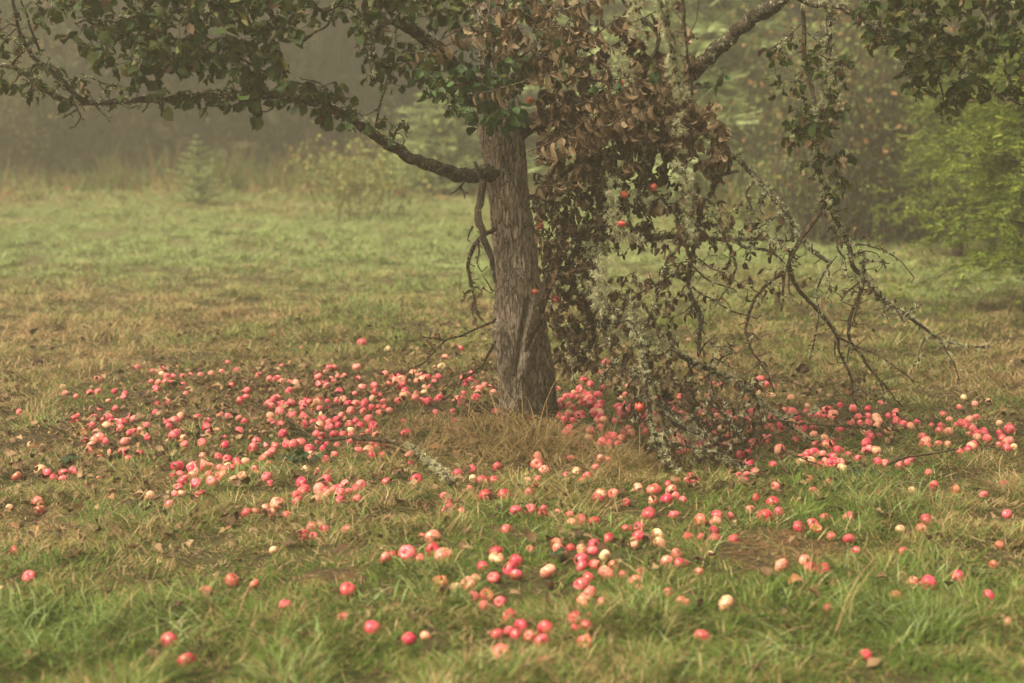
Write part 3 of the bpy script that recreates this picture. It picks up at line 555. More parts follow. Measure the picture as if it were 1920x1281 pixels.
for (k, rw, cl), ids in cells.items():
    ids.sort(key=lambda i: APPLES[i][0]); n = len(ids)
    for q, i in enumerate(ids):
        if n == 1: LAB[i] = f'{CN[k]} apple {rw}, {cl}'
        elif n == 2: LAB[i] = f'{("left", "right")[q]} one of two {CN[k]} apples {rw}, {cl}'
        elif q == n - 1: LAB[i] = f'rightmost of {n} {CN[k]} apples {rw}, {cl}'
        elif q == 0: LAB[i] = f'leftmost of {n} {CN[k]} apples {rw}, {cl}'
        else: LAB[i] = f'{ORD[q]} of {n} {CN[k]} apples {rw}, {cl}'
for i, a in enumerate(APPLES[:N_IND]):
    p, r = A_POS[i]; k = a[3]; me = A_BITE[i % 3] if k == 'b' else A_MESH[i % 5]
    o = bpy.data.objects.new('apple', me); C.objects.link(o); o.location = p; o.scale = (r,) * 3
    o.rotation_euler = ((random.gauss(0, .25), random.gauss(0, .25), random.gauss(0, .4)) if k == 'b' else (random.gauss(0, 1.1), random.gauss(0, 1.1), random.uniform(0, 6.28)))
    c_ = random.choice(COL[k]); j = random.uniform(.9, 1.08); o.color = (min(1, c_[0] * j), min(1, c_[1] * j), min(1, c_[2] * j), 1)
    tag(o, LAB[i], 'apple', 'windfall apples on the grass under the tree')
    if i < 160 and k != 'b':
        s_ = bpy.data.objects.new('stem', S_MESH); C.objects.link(s_); s_.parent = o
g = Geo(); Vb = [apple_surf(s, 12, 8)[0].reshape(-1, 3) for s in (.5, 1.9, 3.3)]
i_ = np.arange(8)[:, None] * 12; j_ = np.arange(12)[None, :]; k_ = (j_ + 1) % 12; Fb = np.stack([i_ + j_, i_ + 12 + j_, i_ + 12 + k_, i_ + k_], -1).reshape(-1, 4)
from mathutils import Euler
TV = {'r': .05, 'p': .5, 'o': .85, 'y': 1.0, 'd': .3, 'b': .7}
def add_small(p, r, tv):
    e = np.array(Euler((random.gauss(0, 1), random.gauss(0, 1), random.uniform(0, 6))).to_matrix())
    g.add(random.choice(Vb) @ e.T * r + p, Fb, tv)
for a, (p, r) in list(zip(APPLES, A_POS))[N_IND:]:
    add_small(p, r, min(1, max(0, TV[a[3]] + random.gauss(0, .1))))
extra = 0                                          # the thick of the drift: more apples half sunk between the ones above
for (x0, y0, x1, y1, nn) in ((500, 745, 720, 860, 36), (420, 700, 620, 760, 12), (1045, 740, 1280, 830, 46), (1250, 770, 1480, 850, 34), (1480, 760, 1640, 830, 16), (1640, 785, 1900, 840, 14), (740, 700, 900, 760, 18), (560, 900, 680, 945, 8), (330, 860, 480, 910, 10), (1500, 830, 1640, 870, 14), (150, 780, 480, 850, 18), (600, 680, 800, 740, 12), (1050, 720, 1150, 760, 8)):
    for _ in range(int(nn * 1.45)):
        p, t_ = ground_at(random.uniform(x0, x1), random.uniform(y0, y1), .016); add_small(p, random.uniform(.02, .029), random.choice((.02, .06, .1, .3, .45, .5, .6, .7, .85, .9)))
tag(obj('fallen_apples', g, M['apple_mixed']), 'drift of small red, pink and cream windfalls packed round the trunk', 'apples', kind='stuff')

# ------------------------------------------------------------------ the old apple tree
TREE_Y = 7.2
tree = empty('apple_tree', tuple(ground_at(988, 812)[0]))
tag(tree, 'old gnarled apple tree with lichened limbs, green leaves and hanging dead brown leaves', 'tree')
T0 = np.array(tree.location)
PARTS = []
class Part:
    def __init__(s, name, bark='branch_bark', label=None):
        s.name = name; s.bark = bark; s.label = label; s.w = Geo(); s.green = Geo(); s.fresh = Geo(); s.dead = Geo(); s.lich = Geo(); PARTS.append(s)
    def build(s):
        for gg in (s.w, s.green, s.fresh, s.dead, s.lich): gg.v = [q - T0 for q in gg.v]
        if s.w.empty(): return
        b = obj(s.name, s.w, M[s.bark], tree)
        if s.label: b['label'] = s.label
        if not s.green.empty(): obj('foliage', s.green, M['green_leaf'], b)
        if not s.fresh.empty(): obj('foliage', s.fresh, M['fresh_leaf'], b)['label'] = 'brighter blue green leaves'
        if not s.dead.empty(): obj('dead_leaves', s.dead, M['dead_leaf'], b)
        if not s.lich.empty(): obj('lichen', s.lich, M['lichen'], b)['kind'] = 'stuff'
SUP = []                                           # support points of all wood: (xyz, radius, part)
def sup(P, rad, part):
    for p, r in zip(P[::2], np.broadcast_to(rad, (len(P),))[::2]): SUP.append((p, float(r), part))

# trunk: one surface with flutes, a cleft and plates of bark
tr = Part('trunk', 'trunk_bark')
ctr = [(990, 850, 112), (990, 826, 80), (989, 800, 62), (988, 760, 53), (984, 700, 51), (979, 640, 48), (974, 580, 46), (969, 520, 43), (964, 450, 41), (958, 400, 40), (951, 340, 40), (945, 290, 41), (939, 250, 43), (933, 200, 36), (926, 140, 27), (919, 60, 23), (914, -10, 21), (905, -120, 19), (890, -260, 16), (900, -420, 11), (930, -560, 5)]
cc = np.array([np.r_[at(a, b, TREE_Y + (0 if b > 250 else (250 - b) * .0006)), c * 7.35 / FPX] for a, b, c in ctr])
NR = 420; S = smooth(cc, NR); th = np.linspace(0, 2 * math.pi, 120, endpoint=False)
zz = S[:, 2][:, None]; t_ = th[None, :]                                   # theta: 0 = +x (right), -pi/2 = towards the camera
def gauss(d, w): return np.exp(-(((d + math.pi) % (2 * math.pi) - math.pi) / w) ** 2)
def zpx(py): return float(at(960, py, TREE_Y)[2])
rr = S[:, 3][:, None] * np.ones_like(t_)
low = np.clip((zpx(560) - zz) / (zpx(560) - zpx(800)), 0, 1.2)
rr = rr * (1 + (.10 * low + .12 * np.clip((zpx(780) - zz) / .12, 0, 1)) * np.cos(3 * t_ + .6) + .05 * low * np.cos(5 * t_ + 2) + .04 * np.cos(2 * t_ + zz * 2))
# right ridge rising to the broken stub, left ridge, and the cleft between them
f = np.clip((zz - zpx(700)) / (zpx(530) - zpx(700)), 0, 1)
in_r = np.clip((zz - zpx(790)) / .15, 0, 1) * np.clip((zpx(545) - zz) / .06, 0, 1)
rr = rr + .060 * in_r * gauss(t_ - (-1.75 + 1.25 * f), .22)
f2 = np.clip((zz - zpx(690)) / (zpx(560) - zpx(690)), 0, 1)
in_l = np.clip((zz - zpx(800)) / .12, 0, 1) * np.clip((zpx(590) - zz) / .08, 0, 1)
rr = rr + .045 * in_l * gauss(t_ - (-2.2 - .75 * f2), .26)
rr = rr - .055 * np.clip((zz - zpx(800)) / .1, 0, 1) * np.clip((zpx(610) - zz) / .08, 0, 1) * gauss(t_ - (-2.0 + .25 * np.sin(zz * 9)), .13)
rr = rr - .050 * in_r * gauss(t_ - (-2.12 + 1.22 * f), .13)
rr = rr + .020 * gauss(t_ + 1.2, .5) * np.exp(-((zz - zpx(505)) / .06) ** 2)
ca, sa = np.cos(t_), np.sin(t_)
pl = vnoise(ca * 9 + 0 * zz, sa * 9 + 0 * zz, zz * 9 + 0 * t_, 51); pl2 = vnoise(ca * 20 + 0 * zz, sa * 20 + 0 * zz, zz * 16 + 0 * t_, 52); pl3 = vnoise(ca * 4 + 0 * zz, sa * 4 + 0 * zz, zz * 5 + 0 * t_, 53)
rid = 1 - np.abs(pl * 2 - 1); rr = rr * (1 + .10 * (pl3 - .5)) - .009 * rid ** 3 + .006 * (pl2 - .5)
V = np.stack([S[:, 0][:, None] + rr * ca, S[:, 1][:, None] + rr * sa, zz + 0 * t_], -1)
i = np.arange(NR - 1)[:, None] * 120; j = np.arange(120)[None, :]; k = (j + 1) % 120
tr.w.add(V.reshape(-1, 3), np.stack([i + j, i + k, i + 120 + k, i + 120 + j], -1).reshape(-1, 4))
def wood(part, pts, Ys, rp, sides=10, knob=.22, n=None, wob=.004, supp=True):
    """pts in photograph pixels, Ys distance(s), rp radius in pixels at both ends or per point"""
    m_ = len(pts); Y = np.interp(np.linspace(0, 1, m_), np.linspace(0, 1, len(Ys)), Ys)
    rp_ = np.interp(np.linspace(0, 1, m_), np.linspace(0, 1, len(rp)), rp); rp_ = rp_ * .84
    Q = np.array([np.r_[at(p[0], p[1], y), r * y / FPX * 1.02] for p, y, r in zip(pts, Y, rp_)])
    Lt = np.linalg.norm(np.diff(Q[:, :3], axis=0), axis=1).sum(); n = n or max(8, int(Lt / .022)); S = smooth(Q, n)
    w = np.stack([vnoise(S[:, 0] * 14, S[:, 2] * 14, 3.1 * k_, 60 + k_) - .5 + .8 * (vnoise(S[:, 0] * 40, S[:, 2] * 40, 3.1 * k_, 70 + k_) - .5) for k_ in range(3)], 1) * 2
    S[1:, :3] += w[1:] * (wob + .25 * S[1:, 3:4])
    tube(part.w, S, S[:, 3], sides, 0, knob)
    if supp: sup(S[:, :3], S[:, 3], part)
    return S
def spurs(part, S, gap=.035, L=(.012, .05), bits=0.0, r=.0022):
    """short knobbly fruiting spurs all along a twig"""
    seg = np.linalg.norm(np.diff(S[:, :3], axis=0), axis=1).sum(); n = int(seg / gap)
    T = unit(np.gradient(S[:, :3], axis=0))
    for _ in range(n):
        i_ = random.randrange(1, len(S)); p = S[i_, :3]; d = unit(np.cross(T[i_], rng.normal(size=3)) + T[i_] * random.uniform(0, .9) + np.array([0, 0, .15]))
        l = random.uniform(*L) * (1.6 if random.random() < .12 else 1); d2 = unit(d + rng.normal(0, .5, 3)); q = p + d * l * .5; e = q + d2 * l * .5
        tube(part.w, np.array([p, q, e]), [r * 1.15, r, r * .9], 4); tube(part.w, np.array([e - d2 * .003, e + d2 * .004]), [r * 1.7, r * 1.2], 5)
        if random.random() < bits: leaf_at(part, 'dead', e[None], 1, (.02, .05))
def leaf_at(part, kind, P, k, L, a=None, hang=.9):
    P = np.repeat(np.atleast_2d(P), k, 0); n = len(P)
    if kind == 'dead':
        D = np.stack([rng.normal(0, .45, n), rng.normal(0, .45, n), -np.ones(n)], 1); N = unit(rng.normal(size=(n, 3)) * np.array([1, 1, .3]))
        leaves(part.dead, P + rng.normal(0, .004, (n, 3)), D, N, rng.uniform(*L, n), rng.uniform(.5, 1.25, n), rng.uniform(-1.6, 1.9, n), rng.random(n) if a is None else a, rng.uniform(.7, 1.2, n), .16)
    else:
        gg = part.green if kind == 'green' else part.fresh
        D = unit(rng.normal(size=(n, 3)) * np.array([1, 1, .6])) + np.array([0, 0, -hang]) * rng.uniform(.2, 1.1, n)[:, None]
        N = np.stack([rng.normal(0, .8, n), rng.normal(0, .8, n) - .3, np.ones(n) * .8], 1)
        leaves(gg, P + rng.normal(0, .006, (n, 3)), D, N, rng.uniform(L[0] * .62, L[1] * .88, n), rng.uniform(.05, 1.05, n), rng.uniform(-1.0, 2.0, n), rng.random(n) if a is None else a, rng.uniform(.7, 1.2, n), .2)
def lichen(part, S, dens, size=(.012, .035), rad=None, droop=.3, W=.0026, lo=0, hi=1):
    """tufts of lichen on a branch: dens strands per metre"""
    L = np.linalg.norm(np.diff(S[:, :3], axis=0), axis=1).sum(); nt_ = int(L * dens / 11) + 1
    P = []; D = []
    for _ in range(nt_):
        i_ = int((lo + (hi - lo) * random.random()) * (len(S) - 1)); r = S[i_, 3] if rad is None else rad * random.random() ** .5
        dd = unit(rng.normal(size=3)); c = S[i_, :3] + dd * r * .9 + rng.normal(0, .006, 3)
        m_ = random.randint(12, 30); P.append(np.repeat(c[None], m_, 0) + rng.normal(0, .004, (m_, 3))); D.append(unit(rng.normal(size=(m_, 3)) + dd * .9 - np.array([0, 0, droop])))
    P = np.vstack(P); D = np.vstack(D); n = len(P); sz = rng.uniform(size[0] * .7, size[1] * .72, n)
    ribbons(part.lich, P, D, sz, W, np.clip(rng.normal(.5, .22, n), 0, 1), .55, 3, .45)
def twigs_to(poly, dep, n, kind, k=(3, 6), L=(.05, .085), part=None, minr=.0016, reach=.55, cand=None, bright=None, dead_mix=0.0, lich=0.0):
    """grow twigs from the nearest wood to points spread through an outline, leaves on their ends; each new twig can carry the next"""
    poly = np.array(poly, float); lo, hi = poly.min(0), poly.max(0); T = []
    while len(T) < n:
        q = lo + (hi - lo) * rng.random(2); ins = False
        for a_, b_ in zip(poly, np.roll(poly, -1, 0)):
            if (a_[1] > q[1]) != (b_[1] > q[1]) and q[0] < (b_[0] - a_[0]) * (q[1] - a_[1]) / (b_[1] - a_[1]) + a_[0]: ins = not ins
        if ins: T.append(at(q[0], q[1], random.uniform(*dep)))
    T = np.array(T); src = [s for s in SUP if (part is None or s[2] is part) and s[2] is not tr]
    SP = np.array([s[0] for s in src]); SR = np.array([s[1] for s in src]); SPt = [s[2] for s in src]
    d0 = np.array([np.min(np.linalg.norm(SP - t, axis=1)) for t in T]); 
    for ti in np.argsort(d0):
        t = T[ti]; dv = SP - t; d = np.linalg.norm(dv, axis=1); w_ = d - .25 * np.clip(dv[:, 2], -.3, .3)
        b = int(np.argmin(w_)); p0 = SP[b]; r0 = min(.0045, max(minr, SR[b] * .55)); pt = SPt[b]; ln = d[b]
        if ln > reach: continue
        mid = (p0 + t) / 2 + rng.normal(0, .14 * ln, 3) + np.array([0, 0, .10 * ln]); m_ = max(4, int(ln / .03)); Q = smooth(np.array([p0, mid, t]), m_)
        tube(pt.w, Q, np.linspace(r0, minr, m_), 5, 0, .25)
        SP = np.vstack([SP, Q[1:]]); SR = np.r_[SR, np.linspace(r0, minr, m_)[1:]]; SPt += [pt] * (m_ - 1)
        kk = random.randint(*k)
        for q_ in range(kk):
            pp = Q[-1 - random.randint(0, max(0, int((m_ - 1) * .6)))]
            kd = 'dead' if random.random() < dead_mix else kind
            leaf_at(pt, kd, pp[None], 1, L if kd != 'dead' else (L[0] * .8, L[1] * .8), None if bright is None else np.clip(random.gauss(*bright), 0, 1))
        if lich and random.random() < lich: lichen(pt, np.c_[Q, np.full(len(Q), .002)], 260, (.008, .022))

# great limbs
LL = Part('limb', 'branch_bark', 'long left limb sweeping out low and level')
S_LL = wood(LL, [(935, 322), (900, 329), (870, 329), (820, 315), (770, 295), (722, 268), (690, 245), (660, 222), (620, 205), (590, 191), (540, 180), (480, 178), (420, 180), (340, 183), (270, 186), (210, 191), (150, 193), (110, 183), (70, 156), (30, 130), (-20, 116), (-120, 90), (-240, 40)], (7.15, 6.95, 6.8, 6.75, 6.7), (19, 15.5, 12.5, 10.5, 9, 7.5, 6.5, 6.5, 5.5, 4, 3), 14, .16)
lichen(LL, S_LL, 800, (.008, .024), lo=.22, hi=.95); spurs(LL, S_LL[30:], .06, (.02, .06))
S_ = wood(LL, [(160, 190), (140, 180), (120, 155), (92, 130), (64, 108), (45, 80), (30, 30), (20, -30)], (6.75, 6.6), (6.5, 5, 2.5)); lichen(LL, S_, 200, (.008, .02)); spurs(LL, S_, .05)
S_ = wood(LL, [(74, 95), (60, 60), (50, 30), (38, -10), (25, -60)], (6.65, 6.6), (3, 1.8), 7)
for pts in ([(250, 172), (263, 150), (266, 125), (260, 95)], [(250, 172), (225, 165), (200, 158), (160, 140)], [(140, 195), (146, 205), (150, 222), (140, 240)], [(146, 205), (130, 215), (118, 222)], [(180, 198), (190, 210), (203, 222)], [(515, 192), (508, 202), (495, 208), (480, 210)], [(705, 240), (712, 200), (725, 160), (738, 120), (742, 60)], [(738, 262), (745, 240), (752, 228)], [(600, 195), (585, 165), (560, 158), (540, 160)], [(620, 200), (612, 175), (600, 155), (570, 150)], [(215, 190), (240, 200), (262, 198)], [(20, 128), (40, 100), (60, 90)], [(280, 183), (275, 200), (268, 212)], [(870, 341), (855, 358), (845, 365)], [(862, 350), (868, 362), (870, 372)]):
    S_ = wood(LL, pts, (6.75, 6.7), (3, 1.2), 6, .3); spurs(LL, S_, .04, (.01, .03))
UL = Part('limb', 'branch_bark', 'mossy upper left limb rising out of the picture')
S_UL = wood(UL, [(925, 200), (895, 165), (860, 125), (820, 92), (780, 60), (745, 30), (715, -10), (680, -60), (620, -120), (540, -170), (420, -210), (300, -230), (180, -230)], (7.15, 6.9, 6.7, 6.6), (19, 15, 14, 11, 8, 5), 12, .18); lichen(UL, S_UL, 700, (.010, .03)); spurs(UL, S_UL, .08)
for pts, yy in (([(715, -10), (640, -35), (560, -30), (480, -10), (400, 0), (330, 20)], (6.65, 6.5)), ([(620, -120), (520, -90), (430, -60), (330, -45), (230, -30), (130, -10)], (6.6, 6.8)), ([(400, 0), (375, 72), (400, 82), (430, 98), (470, 120), (500, 135)], (6.6, 6.7)), ([(560, -30), (600, 20), (640, 10), (680, 30)], (6.6, 6.6)), ([(500, -10), (508, 25), (520, 60), (526, 68)], (6.6, 6.6)), ([(526, 68), (545, 77), (568, 75), (590, 62), (615, 45), (630, 0)], (6.6, 6.5)), ([(300, -40), (270, 20), (215, 40), (170, 38), (140, 45)], (6.6, 6.7)), ([(745, 30), (700, 60), (690, 110), (700, 150)], (6.7, 6.5))):
    S_ = wood(UL, pts, yy, (5, 2), 8, .25); lichen(UL, S_, 260, (.008, .022)); spurs(UL, S_, .06)
RL = Part('limb', 'branch_bark', 'thick lichened right limb rising across the fog')
S_RL = wood(RL, [(955, 245), (985, 236), (1040, 216), (1100, 200), (1160, 192), (1230, 172), (1290, 140), (1345, 95), (1400, 45), (1460, 5), (1520, -40), (1600, -90), (1720, -150), (1860, -190), (2000, -210)], (7.2, 7.1, 6.9, 6.8), (26, 20, 18, 17, 16, 15.5, 14, 12, 9, 6), 14, .16); lichen(RL, S_RL, 1100, (.008, .024), lo=.25)
RL2 = Part('limb', 'branch_bark', 'upper right limb hanging with shaggy lichen')
S_ = wood(RL2, [(1480, -10), (1530, 8), (1570, 12), (1610, 35), (1640, 50), (1700, 70), (1760, 95), (1820, 140), (1860, 172), (1900, 190), (1960, 210)], (6.8, 6.5, 6.3), (7, 6, 4.5, 4), 9); lichen(RL2, S_, 800, (.012, .035)); spurs(RL2, S_, .06)
for pts in ([(1600, -60), (1640, -20), (1700, 20), (1740, 80), (1760, 140), (1770, 190)], [(1720, -120), (1800, -40), (1850, 30), (1880, 110), (1900, 170)], [(1560, -60), (1640, 10), (1655, 60), (1700, 130), (1720, 190)], [(1780, -60), (1815, 30), (1820, 80), (1800, 150), (1780, 205)]):
    S_ = wood(RL2, pts, (6.6, 6.3), (4.5, 1.8), 7); lichen(RL2, S_, 350, (.010, .03)); spurs(RL2, S_, .05)
TOP = Part('limb', 'branch_bark', 'leader limb above the fork')
S_ = wood(TOP, [(930, 200), (1000, 120), (1085, 40), (1140, -40), (1200, -140), (1280, -260), (1380, -380)], (7.25, 7.1, 7.0), (16, 13, 11, 6), 10); lichen(TOP, S_, 300)
for pts in ([(1090, 70), (1098, 95), (1095, 50), (1075, -20), (1050, -100)], [(1140, -40), (1190, 20), (1235, 70), (1215, 130), (1190, 170)], [(1200, -140), (1130, -200), (1030, -260)], [(900, -300), (760, -380), (600, -420)], [(905, -200), (1050, -320), (1150, -420)]):
    S_ = wood(TOP, pts, (7.1, 6.9), (7, 3), 8); lichen(TOP, S_, 250)
# the lichen bearded bough hanging nearer to the camera, and the red twig beside it
NB = Part('hanging_branch', 'branch_bark', 'near bough thick with pale lichen, out of focus')
S_ = wood(NB, [(1230, -60), (1240, 0), (1252, 50), (1262, 100), (1272, 150), (1285, 188)], (5.4, 5.6), (9, 7, 4), 8); lichen(NB, S_, 3600, (.015, .04), .026, .2, .0026)
lichen(NB, S_[:len(S_) // 2] + np.array([-.10, .1, 0.0, 0]), 1400, (.015, .05), .035, .5)
S_ = wood(NB, [(1275, -40), (1283, 30), (1288, 80), (1293, 130), (1300, 180)], (5.2, 5.3), (3.6, 3), 6); spurs(NB, S_, .06); S_ = wood(NB, [(1291, 75), (1303, 45), (1310, 10), (1312, -30)], (5.2, 5.2), (1.8, 1.4), 5)
S_ = wood(NB, [(1300, 165), (1330, 162), (1350, 155), (1358, 132)], (5.3, 5.2), (2.6, 1.5), 6); leaf_at(NB, 'fresh', S_[-6:, :3], 2, (.04, .065), None); leaf_at(NB, 'fresh', at(1225, 130, 5.4)[None], 4, (.04, .06))

# hanging branches on the right
def hang(name, main, Ys, rp, subs=(), li=0, sp=.04, lisz=(.008, .022), bits=.05, bark='branch_bark', label=None):
    P_ = Part(name, bark, label); S_ = wood(P_, main, Ys, rp, 8, .28); spurs(P_, S_, sp, bits=bits)
    if li: lichen(P_, S_, li, lisz)
    for s_ in subs:
        q = wood(P_, s_[0], s_[1] if len(s_) > 1 else (Ys[-1], Ys[-1] - .08), s_[2] if len(s_) > 2 else (2.6, 1.2), 6, .3); spurs(P_, q, .03, (.010, .035), bits)
        if li: lichen(P_, q, li * .25, lisz)
    return P_, S_
V1, S_V1 = hang('hanging_branch', [(1556, -20), (1554, 60), (1552, 130), (1545, 180), (1538, 230), (1534, 290), (1540, 340), (1548, 380), (1562, 400), (1579, 433), (1592, 467), (1602, 500), (1629, 534), (1666, 571), (1699, 591), (1733, 615), (1760, 635), (1803, 647), (1857, 652)], (6.75, 6.7, 6.65, 6.6), (7.5, 7, 6.5, 6, 5.5, 5.5, 5, 4.5, 3, 1.8),
    [([(1735, 630), (1724, 660), (1722, 690)],), ([(1760, 632), (1777, 665), (1797, 704)],), ([(1612, 494), (1640, 490), (1669, 494)],), ([(1590, 459), (1619, 459), (1659, 470), (1689, 490), (1715, 521)],), ([(1600, 480), (1620, 472), (1645, 476)],), ([(1662, 565), (1655, 580), (1665, 600)],), ([(1700, 592), (1710, 578), (1722, 577)],), ([(1610, 530), (1590, 545), (1575, 562)],), ([(1680, 580), (1690, 600), (1705, 605)],)], 1300, .03, label='main drooping branch reaching out low to the right')
lichen(V1, S_V1[:len(S_V1) // 3], 5000, (.006, .016), None, .1); lichen(V1, S_V1[len(S_V1) // 6:len(S_V1) // 2], 2500, (.012, .034), .018, .4)
V1b, _ = hang('hanging_branch', [(1618, 525), (1616, 545), (1609, 564), (1594, 595), (1592, 628), (1595, 642), (1616, 668), (1632, 692), (1652, 715), (1676, 742), (1691, 762)], (6.62, 6.7), (4.5, 4, 3, 1.8), [([(1594, 640), (1590, 665), (1586, 690)],), ([(1610, 570), (1605, 590), (1600, 605)],), ([(1650, 712), (1658, 735), (1655, 750)],)], 60, .032, bark='dead_bark')
V2, S_V2 = hang('hanging_branch', [(1502, -20), (1504, 40), (1507, 90), (1514, 125), (1525, 180), (1530, 220)], (6.85, 6.75), (4.5, 5, 4.5), [([(1500, 45), (1478, 70), (1450, 90), (1430, 98)], (6.85, 6.7)), ([(1510, 60), (1525, 72), (1545, 82)], (6.8, 6.7))], 60, .06)
B2, _ = hang('dead_branch', [(1310, 235), (1345, 270), (1391, 309), (1414, 332), (1438, 356), (1458, 379), (1478, 406), (1495, 430), (1515, 460), (1535, 477), (1558, 491)], (6.9, 6.6), (6, 6, 5.5, 4), [([(1414, 340), (1400, 365), (1410, 390), (1405, 410)],), ([(1438, 358), (1425, 385), (1432, 400)],), ([(1558, 491), (1538, 524), (1532, 551), (1535, 588), (1528, 635), (1520, 672)], (6.6, 6.65)), ([(1552, 495), (1555, 530), (1545, 565)],), ([(1568, 460), (1585, 490), (1590, 520)],), ([(1470, 395), (1450, 410), (1415, 430)],)], 3000, .03, (.006, .018), label='pale lichen crusted branch slanting down right')
B3, _ = hang('dead_branch', [(1548, 380), (1535, 402), (1515, 430), (1495, 460), (1481, 487), (1485, 521), (1495, 544), (1515, 561), (1538, 585), (1555, 608), (1569, 632), (1575, 662), (1589, 695), (1597, 722), (1602, 749), (1622, 786)], (6.65, 6.75), (5, 5.5, 5, 4.5, 3.5, 2.5, 1.8), [([(1569, 632), (1602, 648), (1636, 662), (1669, 679), (1710, 715)], (6.7, 6.6), (3.2, 1.5)), ([(1566, 640), (1565, 665), (1570, 680)],), ([(1590, 700), (1600, 715), (1610, 712)],), ([(1600, 748), (1590, 765), (1594, 780)],), ([(1602, 735), (1615, 730), (1622, 742)],)], 60, .028, bark='dead_bark')
B4, _ = hang('dead_branch', [(1487, 470), (1478, 495), (1468, 511), (1441, 531), (1418, 554), (1404, 588), (1399, 621), (1406, 648), (1424, 679), (1441, 702), (1451, 732)], (6.6, 6.5), (3.5, 4, 3.5, 2.6, 1.8), [([(1470, 512), (1468, 545), (1466, 585)], (6.55, 6.5), (3.2, 2)), ([(1402, 630), (1420, 634)],), ([(1424, 679), (1415, 688), (1410, 696)],), ([(1480, 520), (1478, 545), (1490, 558)],), ([(1425, 548), (1430, 565), (1420, 575)],)], 60, .028, bark='dead_bark')
B6, S_B6 = hang('dead_branch', [(1120, 440), (1177, 443), (1230, 447), (1280, 444), (1330, 447), (1385, 449), (1430, 448), (1481, 451)], (6.85, 6.6), (6, 5.5, 5, 3.5, 2.2), [([(1375, 450), (1394, 462), (1414, 467), (1440, 472), (1467, 488)], (6.6, 6.55), (4.5, 3)), ([(1360, 450), (1374, 475), (1379, 500), (1372, 525), (1360, 548), (1342, 574)], (6.65, 6.6), (3.4, 1.6)), ([(1360, 448), (1350, 420), (1335, 400)],), ([(1445, 448), (1460, 455), (1466, 460)],), ([(1355, 440), (1340, 420)],)], 3000, .03, (.008, .022), label='level lichen covered branch behind the hanging leaves')
B9, _ = hang('dead_branch', [(1385, 320), (1365, 325), (1349, 335), (1324, 372), (1312, 400), (1306, 425), (1302, 455), (1298, 490), (1292, 534), (1303, 568), (1313, 601), (1312, 640), (1311, 668)], (6.75, 6.5), (4, 4.5, 5, 5.5, 5.5, 4), [([(1298, 538), (1330, 558), (1370, 581), (1418, 598)], (6.5, 6.4), (2.6, 1.3)), ([(1303, 480), (1330, 500), (1355, 510)],), ([(1310, 600), (1325, 635), (1345, 650), (1378, 648)],), ([(1322, 370), (1340, 385), (1352, 400)],), ([(1300, 500), (1330, 525), (1370, 540), (1380, 546)],), ([(1312, 660), (1330, 640), (1355, 655), (1378, 662)],)], 260, .028)
B11, _ = hang('dead_branch', [(1120, 600), (1150, 612), (1190, 622), (1240, 643), (1280, 665), (1310, 682), (1347, 698), (1370, 710), (1400, 732), (1432, 759), (1467, 789), (1500, 812), (1540, 835)], (6.75, 6.55, 6.6, 6.75), (5.5, 6, 7, 7, 5, 4, 3), [([(1310, 750), (1330, 758), (1353, 772), (1368, 794), (1380, 814), (1395, 830)], (6.4, 6.45), (2.6, 2)), ([(1467, 789), (1488, 781), (1528, 768), (1548, 761)], (6.6, 6.6)), ([(1350, 700), (1385, 716), (1415, 725), (1440, 738)],), ([(1340, 695), (1355, 670), (1375, 660), (1362, 640)],), ([(1330, 690), (1340, 672), (1370, 690)],)], 2000, .03, (.010, .028), label='low lichen shagged branch arching to the ground')
B14, _ = hang('dead_branch', [(1345, 868), (1365, 850), (1380, 814), (1408, 796), (1437, 788), (1467, 789), (1500, 795), (1550, 797), (1600, 802), (1640, 800)], (6.3, 6.7), (2.6, 2.8, 2.6, 1.8), [([(1380, 815), (1350, 828), (1320, 840)],), ([(1560, 870), (1600, 858), (1650, 868), (1700, 850), (1790, 842)], (6.45, 6.6), (2.6, 1.5)), ([(1480, 850), (1530, 870), (1580, 885), (1630, 900)], (6.3, 6.2)), ([(1430, 830), (1460, 812), (1490, 800)], (6.4, 6.5))], 0, .05, bark='dead_bark')
B15, S_B15 = hang('dead_branch', [(1127, 615), (1140, 645), (1157, 675), (1185, 705), (1209, 730), (1235, 757), (1265, 772), (1300, 780)], (6.5, 6.35), (4.5, 4.5, 4, 2.5), [([(1127, 615), (1157, 588), (1190, 554), (1231, 534), (1268, 510)], (6.5, 6.4), (3, 2.2)), ([(1194, 650), (1210, 608), (1231, 561), (1244, 514), (1252, 490), (1275, 465)], (6.4, 6.45), (3.6, 3.2, 2.4)), ([(1127, 618), (1113, 650), (1103, 680)],), ([(1140, 645), (1110, 655), (1085, 652)],), ([(1160, 678), (1130, 705), (1115, 718)],)], 160, .03, label='broken branch crossing the dead tangle')
B16, S_B16 = hang('dead_branch', [(1180, 600), (1198, 640), (1208, 680), (1217, 722), (1218, 760), (1224, 803), (1235, 830), (1245, 855)], (6.4, 6.3, 6.25), (5, 5.5, 5, 4), [([(1250, 774), (1277, 797), (1311, 812), (1336, 831), (1364, 860), (1391, 877), (1417, 894)], (6.25, 6.15), (6, 6, 4, 2.2)), ([(1245, 822), (1287, 836), (1320, 844), (1350, 853)], (6.2, 6.15), (3, 2.4)), ([(1248, 820), (1255, 850), (1268, 875), (1275, 892)], (6.2, 6.1), (2.6, 1.6)), ([(1190, 690), (1205, 740), (1190, 770), (1192, 800)], (6.35, 6.35), (2.2, 1.4))], 2200, .035, (.010, .030), label='upright lichen crusted branch stuck in the ground')
MC = Part('dead_branch', 'dead_bark', 'dark core of the dead tangle shaggy with lichen')
